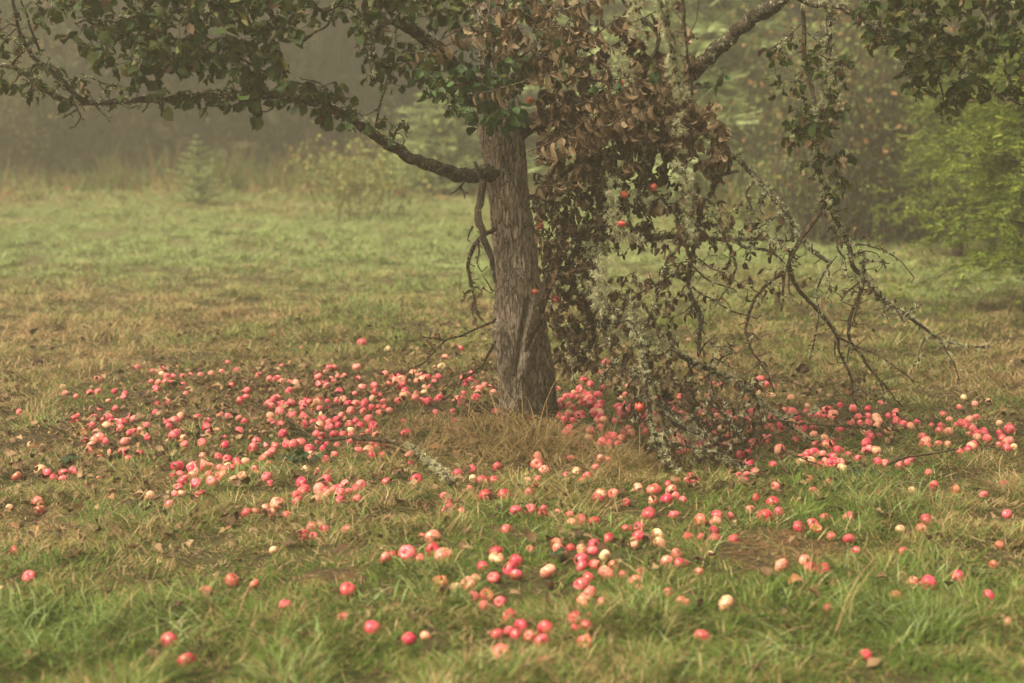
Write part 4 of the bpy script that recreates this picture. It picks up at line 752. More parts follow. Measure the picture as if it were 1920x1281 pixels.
S_ = wood(MC, [(1050, 225), (1090, 260), (1120, 320), (1130, 380), (1128, 440), (1115, 500), (1120, 545), (1145, 590), (1180, 630)], (6.95, 6.7, 6.5), (14, 12, 11, 10, 7, 5), 10, .2); S_MC = S_
lichen(MC, S_[len(S_) // 2:], 3600, (.014, .042), .085, .3); 
for pts, rp_ in (([(1000, 392), (1012, 360), (1035, 320), (1060, 290)], (6, 5)), ([(1015, 395), (1040, 372), (1080, 345), (1110, 320)], (5, 4)), ([(1120, 480), (1080, 510), (1040, 545), (1030, 590)], (8, 4)), ([(1160, 330), (1175, 380), (1180, 420), (1200, 450), (1210, 470)], (4, 3)), ([(1200, 200), (1210, 260), (1205, 330), (1190, 380)], (7, 4)), ([(1240, 180), (1260, 240), (1280, 300), (1285, 360), (1280, 420)], (6, 3)), ([(1200, 340), (1240, 372), (1265, 400), (1270, 420)], (4, 3)), ([(1040, 600), (1060, 640), (1072, 680), (1078, 720)], (3, 2)), ([(1072, 680), (1110, 690), (1150, 690)], (2, 1.4)), ([(1230, 700), (1250, 760), (1248, 820)], (4, 3)), ([(1290, 700), (1300, 760), (1298, 830)], (4, 3)), ([(1330, 700), (1345, 760), (1385, 820)], (3, 2)), ([(1225, 715), (1260, 718), (1300, 722)], (2.5, 2))):
    S_ = wood(MC, pts, (6.75, 6.5), rp_, 7, .28); spurs(MC, S_, .03, bits=.2); lichen(MC, S_, 420, (.008, .024))
# the column of hanging lichen right of the core
for pts, dd_ in (([(1150, 340), (1148, 400), (1160, 440), (1200, 450)], 1900), ([(1130, 490), (1122, 540), (1118, 570), (1150, 590)], 2200), ([(1270, 200), (1275, 260), (1268, 330)], 900), ([(1290, 330), (1292, 400), (1296, 450)], 2400), ([(1185, 560), (1200, 600), (1230, 640), (1250, 655)], 2600), ([(1160, 90), (1172, 130), (1180, 160)], 2000), ([(1195, 660), (1212, 700), (1220, 750)], 2200), ([(1260, 780), (1290, 805), (1320, 825)], 3000)):
    q = smooth(np.array([np.r_[at(a_, b_, 6.45), .004] for a_, b_ in pts]), 24); lichen(MC, q, dd_ * 1.45, (.012, .038), .040, .35)
# left of the trunk: grey snag, curved mossy twig, low bare twigs
SN = Part('dead_branch', 'snag_wood', 'bare grey snag hanging beside the trunk')
wood(SN, [(905, 338), (900, 360), (897, 400), (905, 438), (917, 475), (925, 505), (928, 530)], (6.98, 7.0), (8, 9, 8, 6, 3), 9, .2); wood(SN, [(900, 332), (893, 318), (888, 303)], (6.98, 6.95), (4.5, 4, 4), 7); q = wood(SN, [(922, 545), (915, 530), (908, 518)], (7.0, 6.98), (2.5, 1.2), 5)
CT, S_ = hang('dead_branch', [(929, 428), (912, 438), (895, 450), (882, 470), (877, 500), (880, 520), (888, 548), (893, 572), (898, 590), (906, 600)], (7.05, 6.9), (5, 4.5, 4, 2.5), [([(888, 540), (903, 538), (920, 548)],), ([(882, 545), (872, 555), (870, 565)],), ([(886, 425), (880, 440), (876, 450)],), ([(893, 575), (885, 590), (895, 605)],), ([(895, 450), (898, 470), (893, 490), (903, 510)],)], 700, .02, (.006, .016), .1, 'dead_bark', 'curved mossy twig left of the trunk')
BL, _ = hang('dead_branch', [(928, 598), (918, 604), (895, 615), (868, 628), (835, 638), (814, 662), (788, 685), (751, 700)], (7.1, 6.9), (3.4, 2.6, 2.2, 1.3), [([(835, 638), (815, 634), (793, 632)],)], 0, .035, bark='dead_bark')
BL2, _ = hang('dead_branch', [(928, 640), (912, 668), (900, 688), (886, 700), (862, 716), (850, 735), (820, 755), (798, 762)], (7.05, 6.95), (3.2, 3, 2, 1), [([(862, 716), (860, 730), (862, 745)],)], 0, .03, bits=.25, bark='dead_bark')
ST = Part('stub', 'dead_bark', 'broken off stub of a limb on the trunk')
wood(ST, [(985, 660), (996, 630), (1006, 600), (1016, 568), (1030, 530), (1040, 505), (1044, 496)], (7.03, 6.95, 6.90, 6.86), (3, 11, 15, 14, 11, 12), 14, .22, wob=.004, supp=False)

# wilted sprays: rows of folded brown leaves hanging from bare twigs
SPR = Part('dead_branch', 'dead_bark', 'wilted sprays with rows of hanging folded leaves')
def spray(pts, Ys, L=(.055, .085), gap=.024, r=1.8):
    S_ = wood(SPR, pts, Ys, (r, r * .6), 6, .1, supp=False); n = int(np.linalg.norm(np.diff(S_[:, :3], axis=0), axis=1).sum() / gap * .85)
    u = np.sort(rng.random(n) * .5 + np.linspace(.02, .99, n) * .5 if n < 6 else np.clip(np.linspace(.02, .99, n) + rng.normal(0, .018, n), 0, 1)); P = np.stack([np.interp(u, np.linspace(0, 1, len(S_)), S_[:, k_]) for k_ in range(3)], 1)
    T = unit(S_[-1, :3] - S_[0, :3])
    D = np.array([[.34, -.1, -1.0]]) + rng.normal(0, .30, (n, 3)); N = unit(np.array([[-.9, -.75, .1]]) + rng.normal(0, .45, (n, 3)))
    leaves(SPR.dead, P, D, N, rng.uniform(*L, n) * rng.uniform(.6, 1.1, n) * (.75 + .35 * np.sin(np.pi * np.clip(u, 0, 1))), rng.uniform(.5, 1.15, n), rng.uniform(.1, 1.9, n), rng.uniform(.35, .98, n), rng.uniform(.55, .95, n), .14)
for pts, Ys in (([(815, 80), (875, 47), (925, 27), (975, 17), (1030, 10), (1080, 20)], (6.5, 6.4)), ([(760, 100), (800, 95), (850, 80), (900, 62), (960, 50)], (6.55, 6.45)), ([(890, 178), (955, 161), (1009, 144), (1076, 124)], (6.35, 6.3)), ([(989, 285), (1043, 262), (1093, 232), (1137, 201), (1204, 144)], (6.2, 6.15)), ([(1103, 74), (1143, 47), (1183, 17), (1200, -10)], (6.35, 6.3)), ([(1100, 75), (1060, 85), (1030, 100)], (6.4, 6.3)), ([(1000, 300), (1040, 290), (1100, 250), (1150, 230), (1200, 190)], (6.4, 6.35)), ([(1010, 352), (1060, 342), (1100, 335)], (6.4, 6.4)), ([(1150, 30), (1190, 40), (1230, 20)], (6.4, 6.3)), ([(1000, 60), (1050, 50), (1100, 60), (1150, 90)], (6.5, 6.4)), ([(1150, 150), (1200, 140), (1250, 110)], (6.5, 6.4)), ([(1080, 200), (1150, 170), (1230, 160)], (6.45, 6.4)), ([(1130, 240), (1180, 220), (1240, 190)], (6.3, 6.2)), ([(1040, 20), (1090, 10), (1140, -10)], (6.4, 6.4))):
    spray(pts, Ys)

# foliage masses
def only(*ps): return ps
twigs_to([(100, -60), (600, -60), (590, 60), (520, 100), (560, 150), (600, 175), (520, 185), (430, 165), (330, 150), (260, 160), (200, 120), (150, 95), (90, 40)], (6.3, 7.1), 235, 'green', (3, 6), lich=.12, dead_mix=.03)
twigs_to([(160, -40), (560, -40), (500, 130), (380, 150), (250, 110)], (6.4, 7.0), 110, 'green', (4, 7), dead_mix=.03)
twigs_to([(-20, 60), (60, 60), (110, 120), (160, 150), (250, 165), (220, 200), (110, 195), (-20, 170)], (6.5, 6.95), 46, 'green', (2, 5), (.035, .07), dead_mix=.08, lich=.2)
twigs_to([(-60, -60), (150, -60), (110, 60), (60, 110), (-60, 120)], (6.4, 7.0), 40, 'green', (2, 5), (.04, .08), dead_mix=.1)
twigs_to([(250, 165), (640, 160), (690, 215), (640, 225), (560, 200), (300, 205)], (6.55, 6.85), 85, 'green', (1, 4), (.045, .085))
leaf_at(LL, 'green', at(470, 222, 6.65)[None], 2, (.08, .1)); leaf_at(LL, 'green', at(315, 200, 6.65)[None], 2, (.07, .09)); leaf_at(LL, 'green', at(605, 225, 6.6)[None], 5, (.07, .10)); leaf_at(LL, 'green', at(340, 192, 6.6)[None], 2, (.06, .08))
twigs_to([(590, -40), (680, -40), (680, 70), (640, 60), (600, 20)], (6.4, 6.8), 22, 'green', (2, 4), (.04, .07), lich=.4)
twigs_to([(670, -40), (900, -40), (880, 60), (820, 130), (760, 140), (720, 150), (680, 150), (665, 60)], (6.6, 7.2), 95, 'green', (3, 6), (.05, .085), dead_mix=.06, lich=.08)
twigs_to([(680, 150), (800, 130), (900, 150), (900, 200), (880, 225), (830, 215), (790, 180), (730, 170)], (6.4, 6.85), 22, 'fresh', (2, 4), (.045, .075))
twigs_to([(700, 230), (770, 215), (765, 260), (735, 275), (715, 260)], (6.6, 6.8), 7, 'green', (2, 4), (.04, .06))
twigs_to([(780, 120), (990, 110), (1000, 200), (970, 240), (900, 240), (850, 215), (800, 180)], (6.45, 6.9), 80, 'fresh', (3, 6), (.05, .08), dead_mix=.05)
twigs_to([(870, 60), (1090, 60), (1110, 140), (1000, 170), (880, 140)], (6.35, 6.9), 20, 'fresh', (2, 5), (.045, .07))
leaf_at(SPR, 'fresh', np.array([at(960, 205, 6.15), at(1160, 152, 6.22), at(1112, 155, 6.15), at(962, 190, 6.2)]), 2, (.06, .09), .2)
twigs_to([(1000, -30), (1290, -30), (1300, 120), (1250, 190), (1130, 170), (1010, 150), (930, 100), (940, 40)], (6.45, 7.1), 190, 'dead', (3, 6), (.05, .085), lich=.12)
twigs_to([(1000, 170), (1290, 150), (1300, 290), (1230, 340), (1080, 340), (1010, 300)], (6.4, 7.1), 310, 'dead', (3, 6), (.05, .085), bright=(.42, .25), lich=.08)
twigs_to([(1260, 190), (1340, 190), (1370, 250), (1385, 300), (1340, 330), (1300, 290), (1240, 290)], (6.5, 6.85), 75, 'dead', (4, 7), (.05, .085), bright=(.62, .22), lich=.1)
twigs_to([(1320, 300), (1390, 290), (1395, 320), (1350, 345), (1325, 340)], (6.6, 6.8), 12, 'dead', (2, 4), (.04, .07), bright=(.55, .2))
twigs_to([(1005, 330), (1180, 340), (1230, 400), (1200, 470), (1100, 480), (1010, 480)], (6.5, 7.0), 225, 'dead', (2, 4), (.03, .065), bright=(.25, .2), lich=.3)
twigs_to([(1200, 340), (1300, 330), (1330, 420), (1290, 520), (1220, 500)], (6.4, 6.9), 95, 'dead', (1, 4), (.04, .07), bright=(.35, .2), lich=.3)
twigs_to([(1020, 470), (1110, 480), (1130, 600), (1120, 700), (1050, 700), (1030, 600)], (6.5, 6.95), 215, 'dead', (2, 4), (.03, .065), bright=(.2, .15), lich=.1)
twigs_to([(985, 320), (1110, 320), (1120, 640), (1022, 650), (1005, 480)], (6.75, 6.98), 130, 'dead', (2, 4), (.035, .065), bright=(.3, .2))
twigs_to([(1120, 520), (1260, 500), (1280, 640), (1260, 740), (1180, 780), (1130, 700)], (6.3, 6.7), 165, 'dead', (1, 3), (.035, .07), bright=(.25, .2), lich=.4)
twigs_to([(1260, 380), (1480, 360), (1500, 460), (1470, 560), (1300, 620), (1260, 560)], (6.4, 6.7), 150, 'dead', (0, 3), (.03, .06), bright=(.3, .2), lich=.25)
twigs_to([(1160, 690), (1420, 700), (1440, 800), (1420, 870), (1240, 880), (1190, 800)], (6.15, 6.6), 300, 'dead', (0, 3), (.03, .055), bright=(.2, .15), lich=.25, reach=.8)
twigs_to([(1480, 420), (1640, 430), (1700, 560), (1640, 640), (1500, 560)], (6.5, 6.75), 70, 'dead', (0, 2), (.025, .045), bright=(.25, .2))
twigs_to([(1430, 90), (1500, 60), (1600, 110), (1590, 240), (1600, 330), (1560, 400), (1500, 330), (1490, 230), (1440, 160)], (6.5, 6.95), 95, 'green', (2, 5), (.035, .065), dead_mix=.22, lich=.3)
twigs_to([(1540, 400), (1600, 420), (1660, 570), (1620, 560), (1570, 470)], (6.6, 6.8), 26, 'green', (0, 2), (.025, .045), dead_mix=.4)
twigs_to([(1480, 220), (1545, 200), (1550, 260), (1520, 290), (1480, 270)], (6.5, 6.8), 16, 'green', (3, 5), (.05, .08))
twigs_to([(1600, -60), (1980, -60), (1980, 200), (1900, 175), (1830, 190), (1790, 225), (1740, 220), (1700, 180), (1690, 120), (1620, 60)], (6.1, 6.8), 320, 'green', (3, 6), (.045, .08), dead_mix=.05, lich=.22)
twigs_to([(1590, 20), (1640, 20), (1660, 90), (1610, 100)], (6.3, 6.6), 8, 'green', (2, 4), (.04, .06), dead_mix=.3)
twigs_to([(870, -30), (980, -30), (990, 90), (880, 100)], (6.5, 6.95), 40, 'fresh', (3, 5), (.05, .08), dead_mix=.4, lich=.4)
twigs_to([(560, 160), (660, 190), (720, 250), (640, 235), (560, 205)], (6.5, 6.8), 12, 'fresh', (1, 3), (.05, .08), lich=.3)
# crown above the picture: it shades the trunk and the ground as the real one does
for poly, n in (([(-400, -500), (900, -560), (900, -60), (100, -80), (-300, -60)], 190), ([(900, -560), (2300, -500), (2200, -60), (1300, -60), (900, -60)], 190)):
    twigs_to(poly, (5.9, 8.6), n, 'green', (7, 11), (.07, .11), reach=1.9, minr=.002)
for P_ in PARTS: P_.build()

# apples still caught in the branches, top level
HANG = [(995, 190, 7.0, 17, (.60, .22, .05), 'orange yellow apple resting in the fork above the trunk'), (1163, 156, 6.3, 13, (.72, .05, .07), 'red apple hidden behind a dead leaf high in the tangle'),
    (1219, 212, 6.4, 11, (.68, .06, .06), 'small red apple among the wilted leaves under the lichened bough'), (1226, 351, 6.45, 13, (.50, .05, .05), 'dull red apple dangling in the gap right of the tangle'),
    (1166, 420, 6.40, 14, (.48, .03, .05), 'bright red apple beside the pale lichen column'), (1004, 547, 7.05, 13, (.50, .12, .045), 'orange apple wedged behind the broken stub of the trunk'),
    (1200, 763, 6.3, 19, (.55, .03, .02), 'dark red apple hanging low beside the lichen crusted branch'), (1043, 562, 6.85, 16, (.40, .08, .03), 'dark rusty apple in shade right of the stub'),
    (1012, 424, 6.9, 14, (.75, .16, .05), 'orange apple peeping out beside the upper trunk'), (1171, 365, 6.5, 14, (.62, .12, .05), 'small orange red apple deep in the tangle')]
for px, py, Y_, w, c_, lb in HANG:
    p = at(px, py, Y_); o = bpy.data.objects.new('apple', random.choice(A_MESH)); C.objects.link(o); o.location = p; o.scale = (w * Y_ / FPX * .56,) * 3
    o.rotation_euler = (random.gauss(0, .3), random.gauss(0, .3), random.uniform(0, 6)); o.color = (*c_, 1); tag(o, lb, 'apple', 'apples caught in the branches')
    s_ = bpy.data.objects.new('stem', S_MESH); C.objects.link(s_); s_.parent = o

# fallen lichened stick left of the trunk, bramble sprigs
def stick(label, pts, rp, li, subs=()):
    e = Geo(); base = ground_at(*pts[0])[0]; P = []
    for (a, b), h in zip(pts, np.linspace(.05, .03, len(pts))): P.append(ground_at(a, b, h)[0])
    S_ = smooth(np.array(P), 40); rad = np.linspace(rp[0], rp[1], 40) * 6.7 / FPX; tube(e, S_ - base, rad, 8, 0, .25)
    for s_ in subs:
        Q = smooth(np.array([ground_at(a, b, h)[0] for a, b, h in s_]), 16); tube(e, Q - base, np.linspace(.0035, .0018, 16), 6, 0, .25)
    o = obj('fallen_branch', e, M['dead_bark'], loc=base); tag(o, label, 'fallen branch')
    if li:
        class Q_: pass
        q = Q_(); q.lich = Geo(); lichen(q, np.c_[S_ - base, rad], li, (.010, .03), lo=.3); obj('lichen', q.lich, M['lichen'], o)
stick('thin fallen branch crusted with pale lichen on the grass left of the trunk', [(660, 822), (700, 824), (745, 830), (775, 842), (800, 862), (830, 885), (845, 905)], (4, 5), 1100, [[(700, 824, .05), (660, 800, .08), (610, 812, .05)], [(775, 842, .05), (790, 825, .1), (800, 815, .13)]])
stick('bare dark twig lying across the windfall apples at left', [(535, 783), (560, 800), (585, 818), (610, 826), (650, 822), (690, 815)], (2.2, 2), 0, [[(610, 826, .05), (590, 845, .06), (570, 860, .05)]])
stick('bare forked twig on the grass at the far right', [(1664, 871), (1700, 858), (1740, 852), (1797, 842)], (2.6, 1.6), 0, [[(1700, 858, .05), (1712, 842, .12), (1728, 820, .16)]])
def sprig(label, px, py, w, h, n, stem=None):
    b = ground_at(px, py)[0]; s_ = empty('bramble_sprig', tuple(b)); tag(s_, label, 'bramble'); gw = Geo(); gl = Geo(); sc = 6.6 / FPX
    for _ in range(4):
        e = np.array([random.uniform(-w, w) * sc, random.uniform(-.06, .06), random.uniform(.3, 1) * h * sc]); Q = smooth(np.array([[0, 0, 0], e * [.4, .4, .7], e]), 8); tube(gw, Q, np.linspace(.0022, .0014, 8), 5)
        k_ = n // 4; L_ = Q[rng.integers(3, 8, k_)]; D = unit(rng.normal(size=(k_, 3)) * [1, 1, .3]); leaves(gl, L_, D, np.array([[0, -.7, 1]] * k_) + rng.normal(0, .3, (k_, 3)), rng.uniform(.022, .042, k_), rng.uniform(.1, .6, k_), rng.uniform(0, .9, k_), rng.random(k_), 1.2, .15)
    obj('stem', gw, M['dead_bark'], s_); obj('foliage', gl, M['bramble_leaf'], s_)
sprig('dark green bramble sprig rising among the apples left of the trunk', 560, 880, 45, 60, 28)
sprig('low dark leaved sprig in the grass at far left', 135, 870, 24, 18, 12)
sprig('green leaved sprig lying beside the apples at lower right', 1610, 895, 36, 18, 14)
sprig('small leaved sprig in the apple drift right of the trunk', 1110, 800, 30, 24, 14)
sprig('small green sprig between the pink and bitten apples in front', 1055, 1055, 18, 22, 12)

# ------------------------------------------------------------------ trees and shrubs beyond the meadow
def needles(g, P, D, n_side, L, W, a, spread=.8):
    """feathery side shoots along a branch line P (k,3)"""
    k = len(P); idx = rng.integers(0, k, n_side); base = P[idx]; T = unit(D); side = unit(np.cross(T, [0, 0, 1.0]))
    sg = np.where(rng.random(n_side) < .5, -1, 1)[:, None]
    d = unit(side * sg * spread + T * .75 + rng.normal(0, .22, (n_side, 3)) + np.array([0, 0, -.08]))
    taper = (1 - .6 * idx / k) * rng.uniform(.6, 1.15, n_side)
    ribbons(g, base, d, L * taper, W, np.clip(a + rng.normal(0, .18, n_side), 0, 1), .22, 2, .35)
def conifer(label, x, y, H, wid, mat_n, whorls, fine, droop=.1, name='fir_tree', group=None, base=.05, cat='tree', W=.02, tb=.35, rise=.35):
    z = float(gz(x, y)) - .03; t_ = empty(name, (x, y, z)); tag(t_, label, cat, group); gt = Geo(); gc = Geo()
    tube(gt, np.array([[0, 0, 0], [.01 * H, 0, H * .5], [0, 0, H]]) if H < 2 else smooth(np.array([[0, 0, 0], [random.gauss(0, .06), random.gauss(0, .06), H * .5], [0, 0, H]]), 12), np.linspace(.022 * H ** .9 + .008, .006, 3 if H < 2 else 12), 8, 0, .15)
    for i_ in range(whorls):
        f = i_ / (whorls - 1); h = H * (base + (1 - base) * f); R_ = wid * (1 - f) ** .85 * random.uniform(.8, 1.12) + .03 * wid; nb = random.randint(5, 8)
        a0 = random.uniform(0, 6.28)
        for b in range(nb):
            a_ = a0 + b * 6.283 / nb + random.gauss(0, .22); rl = R_ * random.uniform(.65, 1.15); d = np.array([math.cos(a_), math.sin(a_), 0])
            P = np.array([d * rl * u + np.array([0, 0, h + rl * (rise * u - droop * 2 * u * u)]) for u in np.linspace(0, 1, 7)])
            tube(gt, P, np.linspace(.004 * H ** .5 + .003, .0015, 7), 4, cap=False)
            needles(gc, P, P[-1] - P[0], fine, max(.05, rl * .42), W, .35 + .3 * random.random())
    obj('trunk', gt, M['far_bark'], t_); obj('crown', gc, M[mat_n], t_); return t_
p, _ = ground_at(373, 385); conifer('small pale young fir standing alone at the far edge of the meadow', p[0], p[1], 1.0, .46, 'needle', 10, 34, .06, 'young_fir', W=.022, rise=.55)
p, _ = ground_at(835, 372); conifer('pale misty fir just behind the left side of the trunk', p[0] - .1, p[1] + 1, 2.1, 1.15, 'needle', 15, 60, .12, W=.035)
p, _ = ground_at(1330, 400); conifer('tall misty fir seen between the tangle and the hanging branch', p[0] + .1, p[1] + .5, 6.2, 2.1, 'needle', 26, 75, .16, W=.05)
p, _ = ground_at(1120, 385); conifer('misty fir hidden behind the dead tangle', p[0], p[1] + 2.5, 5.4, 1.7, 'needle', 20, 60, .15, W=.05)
# cedar at the right edge
def cedar(label, px, py, H, wid, n_fr, seed, low=.12):
    p, _ = ground_at(px, py); t_ = empty('cedar_tree', tuple(p)); tag(t_, label, 'tree'); gt = Geo(); gc = Geo()
    tube(gt, smooth(np.array([[0, 0, -.05], [.03, 0, H * .4], [0, .05, H]]), 14), np.linspace(.06, .01, 14), 8, 0, .2)
    for _ in range(n_fr):
        f = random.random() ** .8; h = H * (low + (1 - low) * f); a_ = random.uniform(0, 6.283); rl = wid * (1 - f) ** .6 * random.uniform(.3, 1.05) + .12
        d = np.array([math.cos(a_), math.sin(a_), 0]); P = np.array([d * rl * u + np.array([0, 0, h + rl * (.42 * u - .62 * u * u)]) for u in np.linspace(0, 1, 9)])
        tube(gt, P, np.linspace(.005, .0015, 9), 4, cap=False)
        for q in range(11):                       # flat drooping sprays along the bough
            c_ = P[random.randint(3, 8)]; sd = unit(d + rng.normal(0, .8, 3) * [1, 1, .8] + [0, 0, .25]); ln = random.uniform(.12, .26)
            Q = np.array([c_ + sd * ln * u + np.array([0, 0, -.35 * ln * u * u + .1 * ln * u]) for u in np.linspace(0, 1, 6)])
            needles(gc, Q, Q[-1] - Q[0], 22, .075, .010, .25 + .55 * random.random(), .7)
    obj('trunk', gt, M['far_bark'], t_); obj('crown', gc, M['cedar_needle'], t_)
cedar('bright yellow green cedar at the right edge of the meadow', 1930, 590, 2.15, .95, 240, 1, .10)
cedar('smaller yellow green cedar left of the bright one', 1795, 480, 2.1, .8, 120, 2, .15)
# shrubs
def shrub(name, label, x, y, H, wid, stems, nl, mat_n, L, up=.8, group=None, lean=.35, cat='shrub', bark='far_bark', lo=.25, sr=.006, dep=None):
    z = float(gz(x, y)); t_ = empty(name, (x, y, z)); tag(t_, label, cat, group); gt = Geo(); gl = Geo(); dep = dep or wid
    for _ in range(stems):
        b = np.array([random.gauss(0, wid * .35), random.gauss(0, dep * .3), -.03]); hh = H * random.uniform(.55, 1.05)
        e = b + np.array([random.gauss(0, lean * wid), random.gauss(0, lean * dep), hh]); m_ = (b + e) / 2 + rng.normal(0, .06 * H, 3); Q = smooth(np.array([b, m_, e]), 12); tube(gt, Q, np.linspace(sr, .0025, 12), 5, cap=False)
        for s_ in range(3):
            i_ = random.randint(4, 10); e2 = Q[i_] + rng.normal(0, .14 * H, 3) + np.array([0, 0, .15 * H * random.random()]); tube(gt, np.array([Q[i_], (Q[i_] + e2) / 2 + rng.normal(0, .02 * H, 3), e2]), [sr * .5, sr * .4, .002], 4, cap=False)
            k_ = max(1, nl // stems // 5); leaves(gl, e2 + rng.normal(0, .07 * H, (k_, 3)), rng.normal(size=(k_, 3)) - [0, 0, .4], rng.normal(size=(k_, 3)) + [0, -.3, .8], rng.uniform(.6, 1.2, k_) * L, rng.uniform(0, .6, k_), rng.uniform(-.5, .9, k_), rng.random(k_), 1.1)
        k_ = max(1, nl // stems * 2 // 5); ii = rng.integers(int(12 * lo), 12, k_)
        leaves(gl, Q[ii] + rng.normal(0, .05 * H, (k_, 3)), rng.normal(size=(k_, 3)) - [0, 0, .4], rng.normal(size=(k_, 3)) + [0, -.3, .8], rng.uniform(.6, 1.2, k_) * L, rng.uniform(0, .6, k_), rng.uniform(-.5, .9, k_), rng.random(k_), 1.1)
    obj('stems', gt, M[bark], t_); obj('foliage', gl, M[mat_n], t_); return t_
p, _ = ground_at(690, 415); shrub('leafy_shrub', 'yellow leaved shrub in the mist left of the trunk', p[0], p[1], 1.15, .75, 22, 1150, 'yellow_leaf', .055, lean=.4)
p, _ = ground_at(610, 375); shrub('leafy_shrub', 'sparse yellow green shrub behind the yellow one', p[0], p[1] + .5, .7, .5, 10, 350, 'yellow_leaf', .06)
p, _ = ground_at(25, 345); shrub('leafy_shrub', 'grey green leafy tree crown in mist at the far left', p[0] - .4, p[1] + 1, 2.9, 1.1, 26, 3600, 'thicket_leaf', .06, lo=.5, cat='tree')
n_th = 0
for px, dy, H, wd, mt, nl, L in ((1500, 0, 2.1, .7, 'thicket_leaf', 1300, .06), (1570, .4, 2.7, .8, 'thicket_leaf', 1700, .06), (1640, 0, 2.6, .8, 'thicket_leaf', 1500, .065), (1700, .5, 3.0, .8, 'thicket_leaf', 1700, .06), (1770, 0, 2.8, .8, 'thicket_leaf', 1200, .065), (1850, .6, 3.2, .9, 'thicket_leaf', 1700, .06), (1940, 0, 3.0, .9, 'thicket_leaf', 1000, .07), (1440, .8, 2.4, .6, 'orange_leaf', 140, .05), (1600, 1.4, 3.4, .9, 'orange_leaf', 230, .055), (1480, 1.8, 3.4, .9, 'orange_leaf', 230, .055), (1740, 1.6, 3.6, .9, 'thicket_leaf', 900, .08), (2050, .3, 3.2, 1.0, 'thicket_leaf', 900, .08)):
    p, _ = ground_at(px, 452); y_ = p[1] + dy
    lb = ['rusty brown autumn thicket shrub left of the hanging branch foot', 'tall rusty thicket shrub behind the hanging branch', 'dense yellow flecked thicket shrub right of the hanging branch', 'tall green stemmed thicket shrub below the right foliage', 'dark thicket shrub left of the cedars', 'tall thicket shrub behind the cedars', 'thicket shrub at the right edge behind the bright cedar', 'sparse orange leaved sapling right of the tall misty fir', 'orange leaved sapling rising behind the thicket', 'orange leaved sapling behind the rusty thicket shrub', 'tallest thicket shrub at the back right', 'thicket shrub beyond the right edge'][n_th]; n_th += 1
    shrub('thicket_shrub', lb, (px - 960) / FPX * y_ * 1.02, y_, H, wd, 46 if mt == 'thicket_leaf' else 9, nl, mt, L, group='autumn thicket at the right of the meadow', lean=.22, lo=.12, sr=.009)
# wood behind: single trees, then the undergrowth as one mass
rows_ = [(-12.6, 27.5), (-10.9, 25.8), (-9.3, 27.0), (-8.1, 29.4), (-6.9, 26.6), (-5.6, 28.8), (-4.4, 27.2), (-3.1, 28.3), (-1.9, 30.2), (-.6, 27.6), (.7, 29.0), (2.0, 26.2), (3.4, 24.8), (4.8, 22.5), (6.3, 21.4), (7.8, 20.2), (9.4, 19.6), (-14.5, 25.0), (11.0, 19.0), (-7.5, 32), (-2.5, 33), (3, 31), (6.5, 26)]
PL = ['second', 'third', 'fourth', 'fifth', 'sixth', 'seventh', 'eighth', 'ninth', 'tenth', 'eleventh', 'twelfth', 'thirteenth', 'fourteenth', 'fifteenth', 'sixteenth', 'seventeenth', 'eighteenth', 'nineteenth', 'twentieth', 'twenty-first', 'twenty-second', 'last']
order = sorted(range(len(rows_)), key=lambda i: rows_[i][0] / rows_[i][1])
for i_, (x, y) in enumerate(rows_):
    z = float(gz(x, y)) - .05; k_ = order.index(i_)
    t_ = empty('forest_tree', (x, y, z)); tag(t_, 'leftmost dark tree in the foggy wood' if k_ == 0 else f'{PL[k_ - 1]} dark tree from the left in the foggy wood', 'tree', 'trees of the foggy wood'); gt = Geo(); gc = Geo(); H = random.uniform(6.2, 7.9)
    Q = smooth(np.array([[0, 0, 0], [random.gauss(0, .12), 0, H * .5], [random.gauss(0, .25), 0, H]]), 14); tube(gt, Q, np.linspace(random.uniform(.11, .2), .03, 14), 9, 0, .1)
    for b in range(30):
        h = random.uniform(1.5, H) if random.random() < .8 else random.uniform(.7, 2); a_ = random.uniform(0, 6.28); rl = random.uniform(.5, 1.7) * (1 - .5 * h / H); d = np.array([math.cos(a_), math.sin(a_), random.uniform(-.25, .3)])
        P = Q[min(13, int(h / H * 13))] + np.linspace(0, 1, 6)[:, None] * d * rl + np.array([[0, 0, -.15 * u * u * rl] for u in np.linspace(0, 1, 6)]); tube(gt, P, np.linspace(.02, .005, 6), 4, cap=False)
        n_ = 34; leaves(gc, P[rng.integers(1, 6, n_)] + rng.normal(0, .20, (n_, 3)), rng.normal(size=(n_, 3)) - [0, 0, .5], rng.normal(size=(n_, 3)) + [0, 0, .6], rng.uniform(.10, .22, n_), rng.uniform(0, .5, n_), rng.uniform(0, .8, n_), rng.random(n_), 1.1)
    obj('trunk', gt, M['far_bark'], t_); obj('crown', gc, M['forest_leaf'], t_)
g = Geo()
n = 15000; x = rng.uniform(-16, 13, n); edge = np.interp(x, [-16, -6, 0, 3, 5, 8, 13], [24.6, 25.6, 25.8, 24.2, 21, 19, 18]); y = edge + rng.gamma(2.0, 1.6, n); z = rng.random(n) ** 1.3 * np.interp(y - edge, [0, 1.0, 3, 8], [.35, 1.6, 3.6, 6.6])
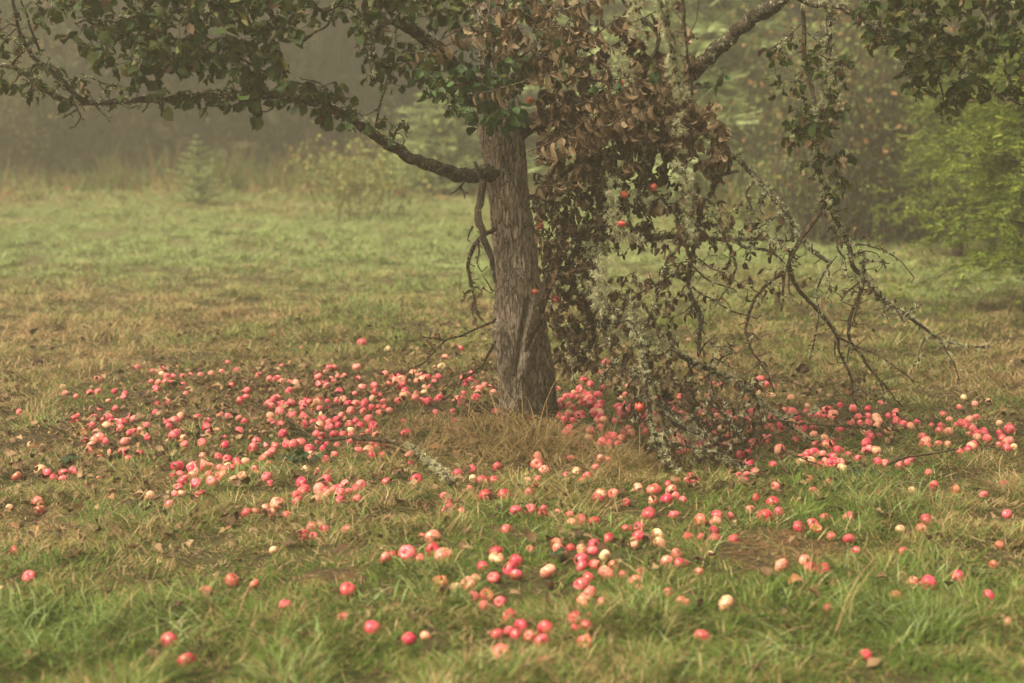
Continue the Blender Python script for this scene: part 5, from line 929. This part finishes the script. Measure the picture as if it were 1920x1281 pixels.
leaves(g, np.stack([x, y, z], 1), rng.normal(size=(n, 3)), rng.normal(size=(n, 3)) + [0, -.2, .8], rng.uniform(.14, .34, n), rng.uniform(0, .5, n), rng.uniform(0, .8, n), rng.random(n), 1.0)
n = 2600; x = rng.uniform(-16, 13, n); edge = np.interp(x, [-16, -6, 0, 3, 5, 8, 13], [24.8, 25.8, 26, 24.4, 21.4, 19.4, 18.4]); y = edge + rng.gamma(2, 1.4, n)
ribbons(g, np.stack([x, y, 0 * x - .05], 1), np.array([[0, 0, 1.0]]) + rng.normal(0, .12, (n, 3)), rng.uniform(1, 5.5, n), rng.uniform(.02, .06, n), rng.random(n) * .5, .12, 5)
tag(obj('undergrowth', g, M['forest_leaf']), 'dark undergrowth filling the foggy wood behind the meadow', 'undergrowth', kind='stuff')
# the deep wood: a ring of dense dark tree mass out in the fog
g = Geo(); n = 9000; a_ = rng.uniform(-1.25, 1.25, n); rr_ = rng.uniform(36, 50, n); x, y = np.sin(a_) * rr_, np.cos(a_) * rr_
leaves(g, np.stack([x, y, rng.random(n) * 8.2], 1), rng.normal(size=(n, 3)), rng.normal(size=(n, 3)) + [0, -.2, .8], rng.uniform(.8, 1.6, n), rng.uniform(0, .5, n), rng.uniform(0, .8, n), rng.random(n) * .6, 1.0)
tag(obj('deep_wood', g, M['forest_leaf']), 'far wood barely showing through the fog', 'wood', kind='stuff')

# ------------------------------------------------------------------ the fog
m, nt, o = mat('haze')
pv = nd(nt, 'ShaderNodeVolumePrincipled'); pv.inputs['Color'].default_value = (.365, .345, .285, 1); pv.inputs['Density'].default_value = HAZE_DENSITY; pv.inputs['Anisotropy'].default_value = .2
nt.links.new(pv.outputs[0], o.inputs['Volume'])
g = Geo(); a, z0, z1 = 100.0, -1.6, 8.6
g.add([[x, y, z] for z in (z0, z1) for y in (-a, a) for x in (-a, a)], [[0, 2, 3, 1], [4, 5, 7, 6], [0, 1, 5, 4], [2, 6, 7, 3], [0, 4, 6, 2], [1, 3, 7, 5]])
tag(obj('haze', g, m, shade=False), 'morning fog lying over the meadow', 'fog', kind='stuff')
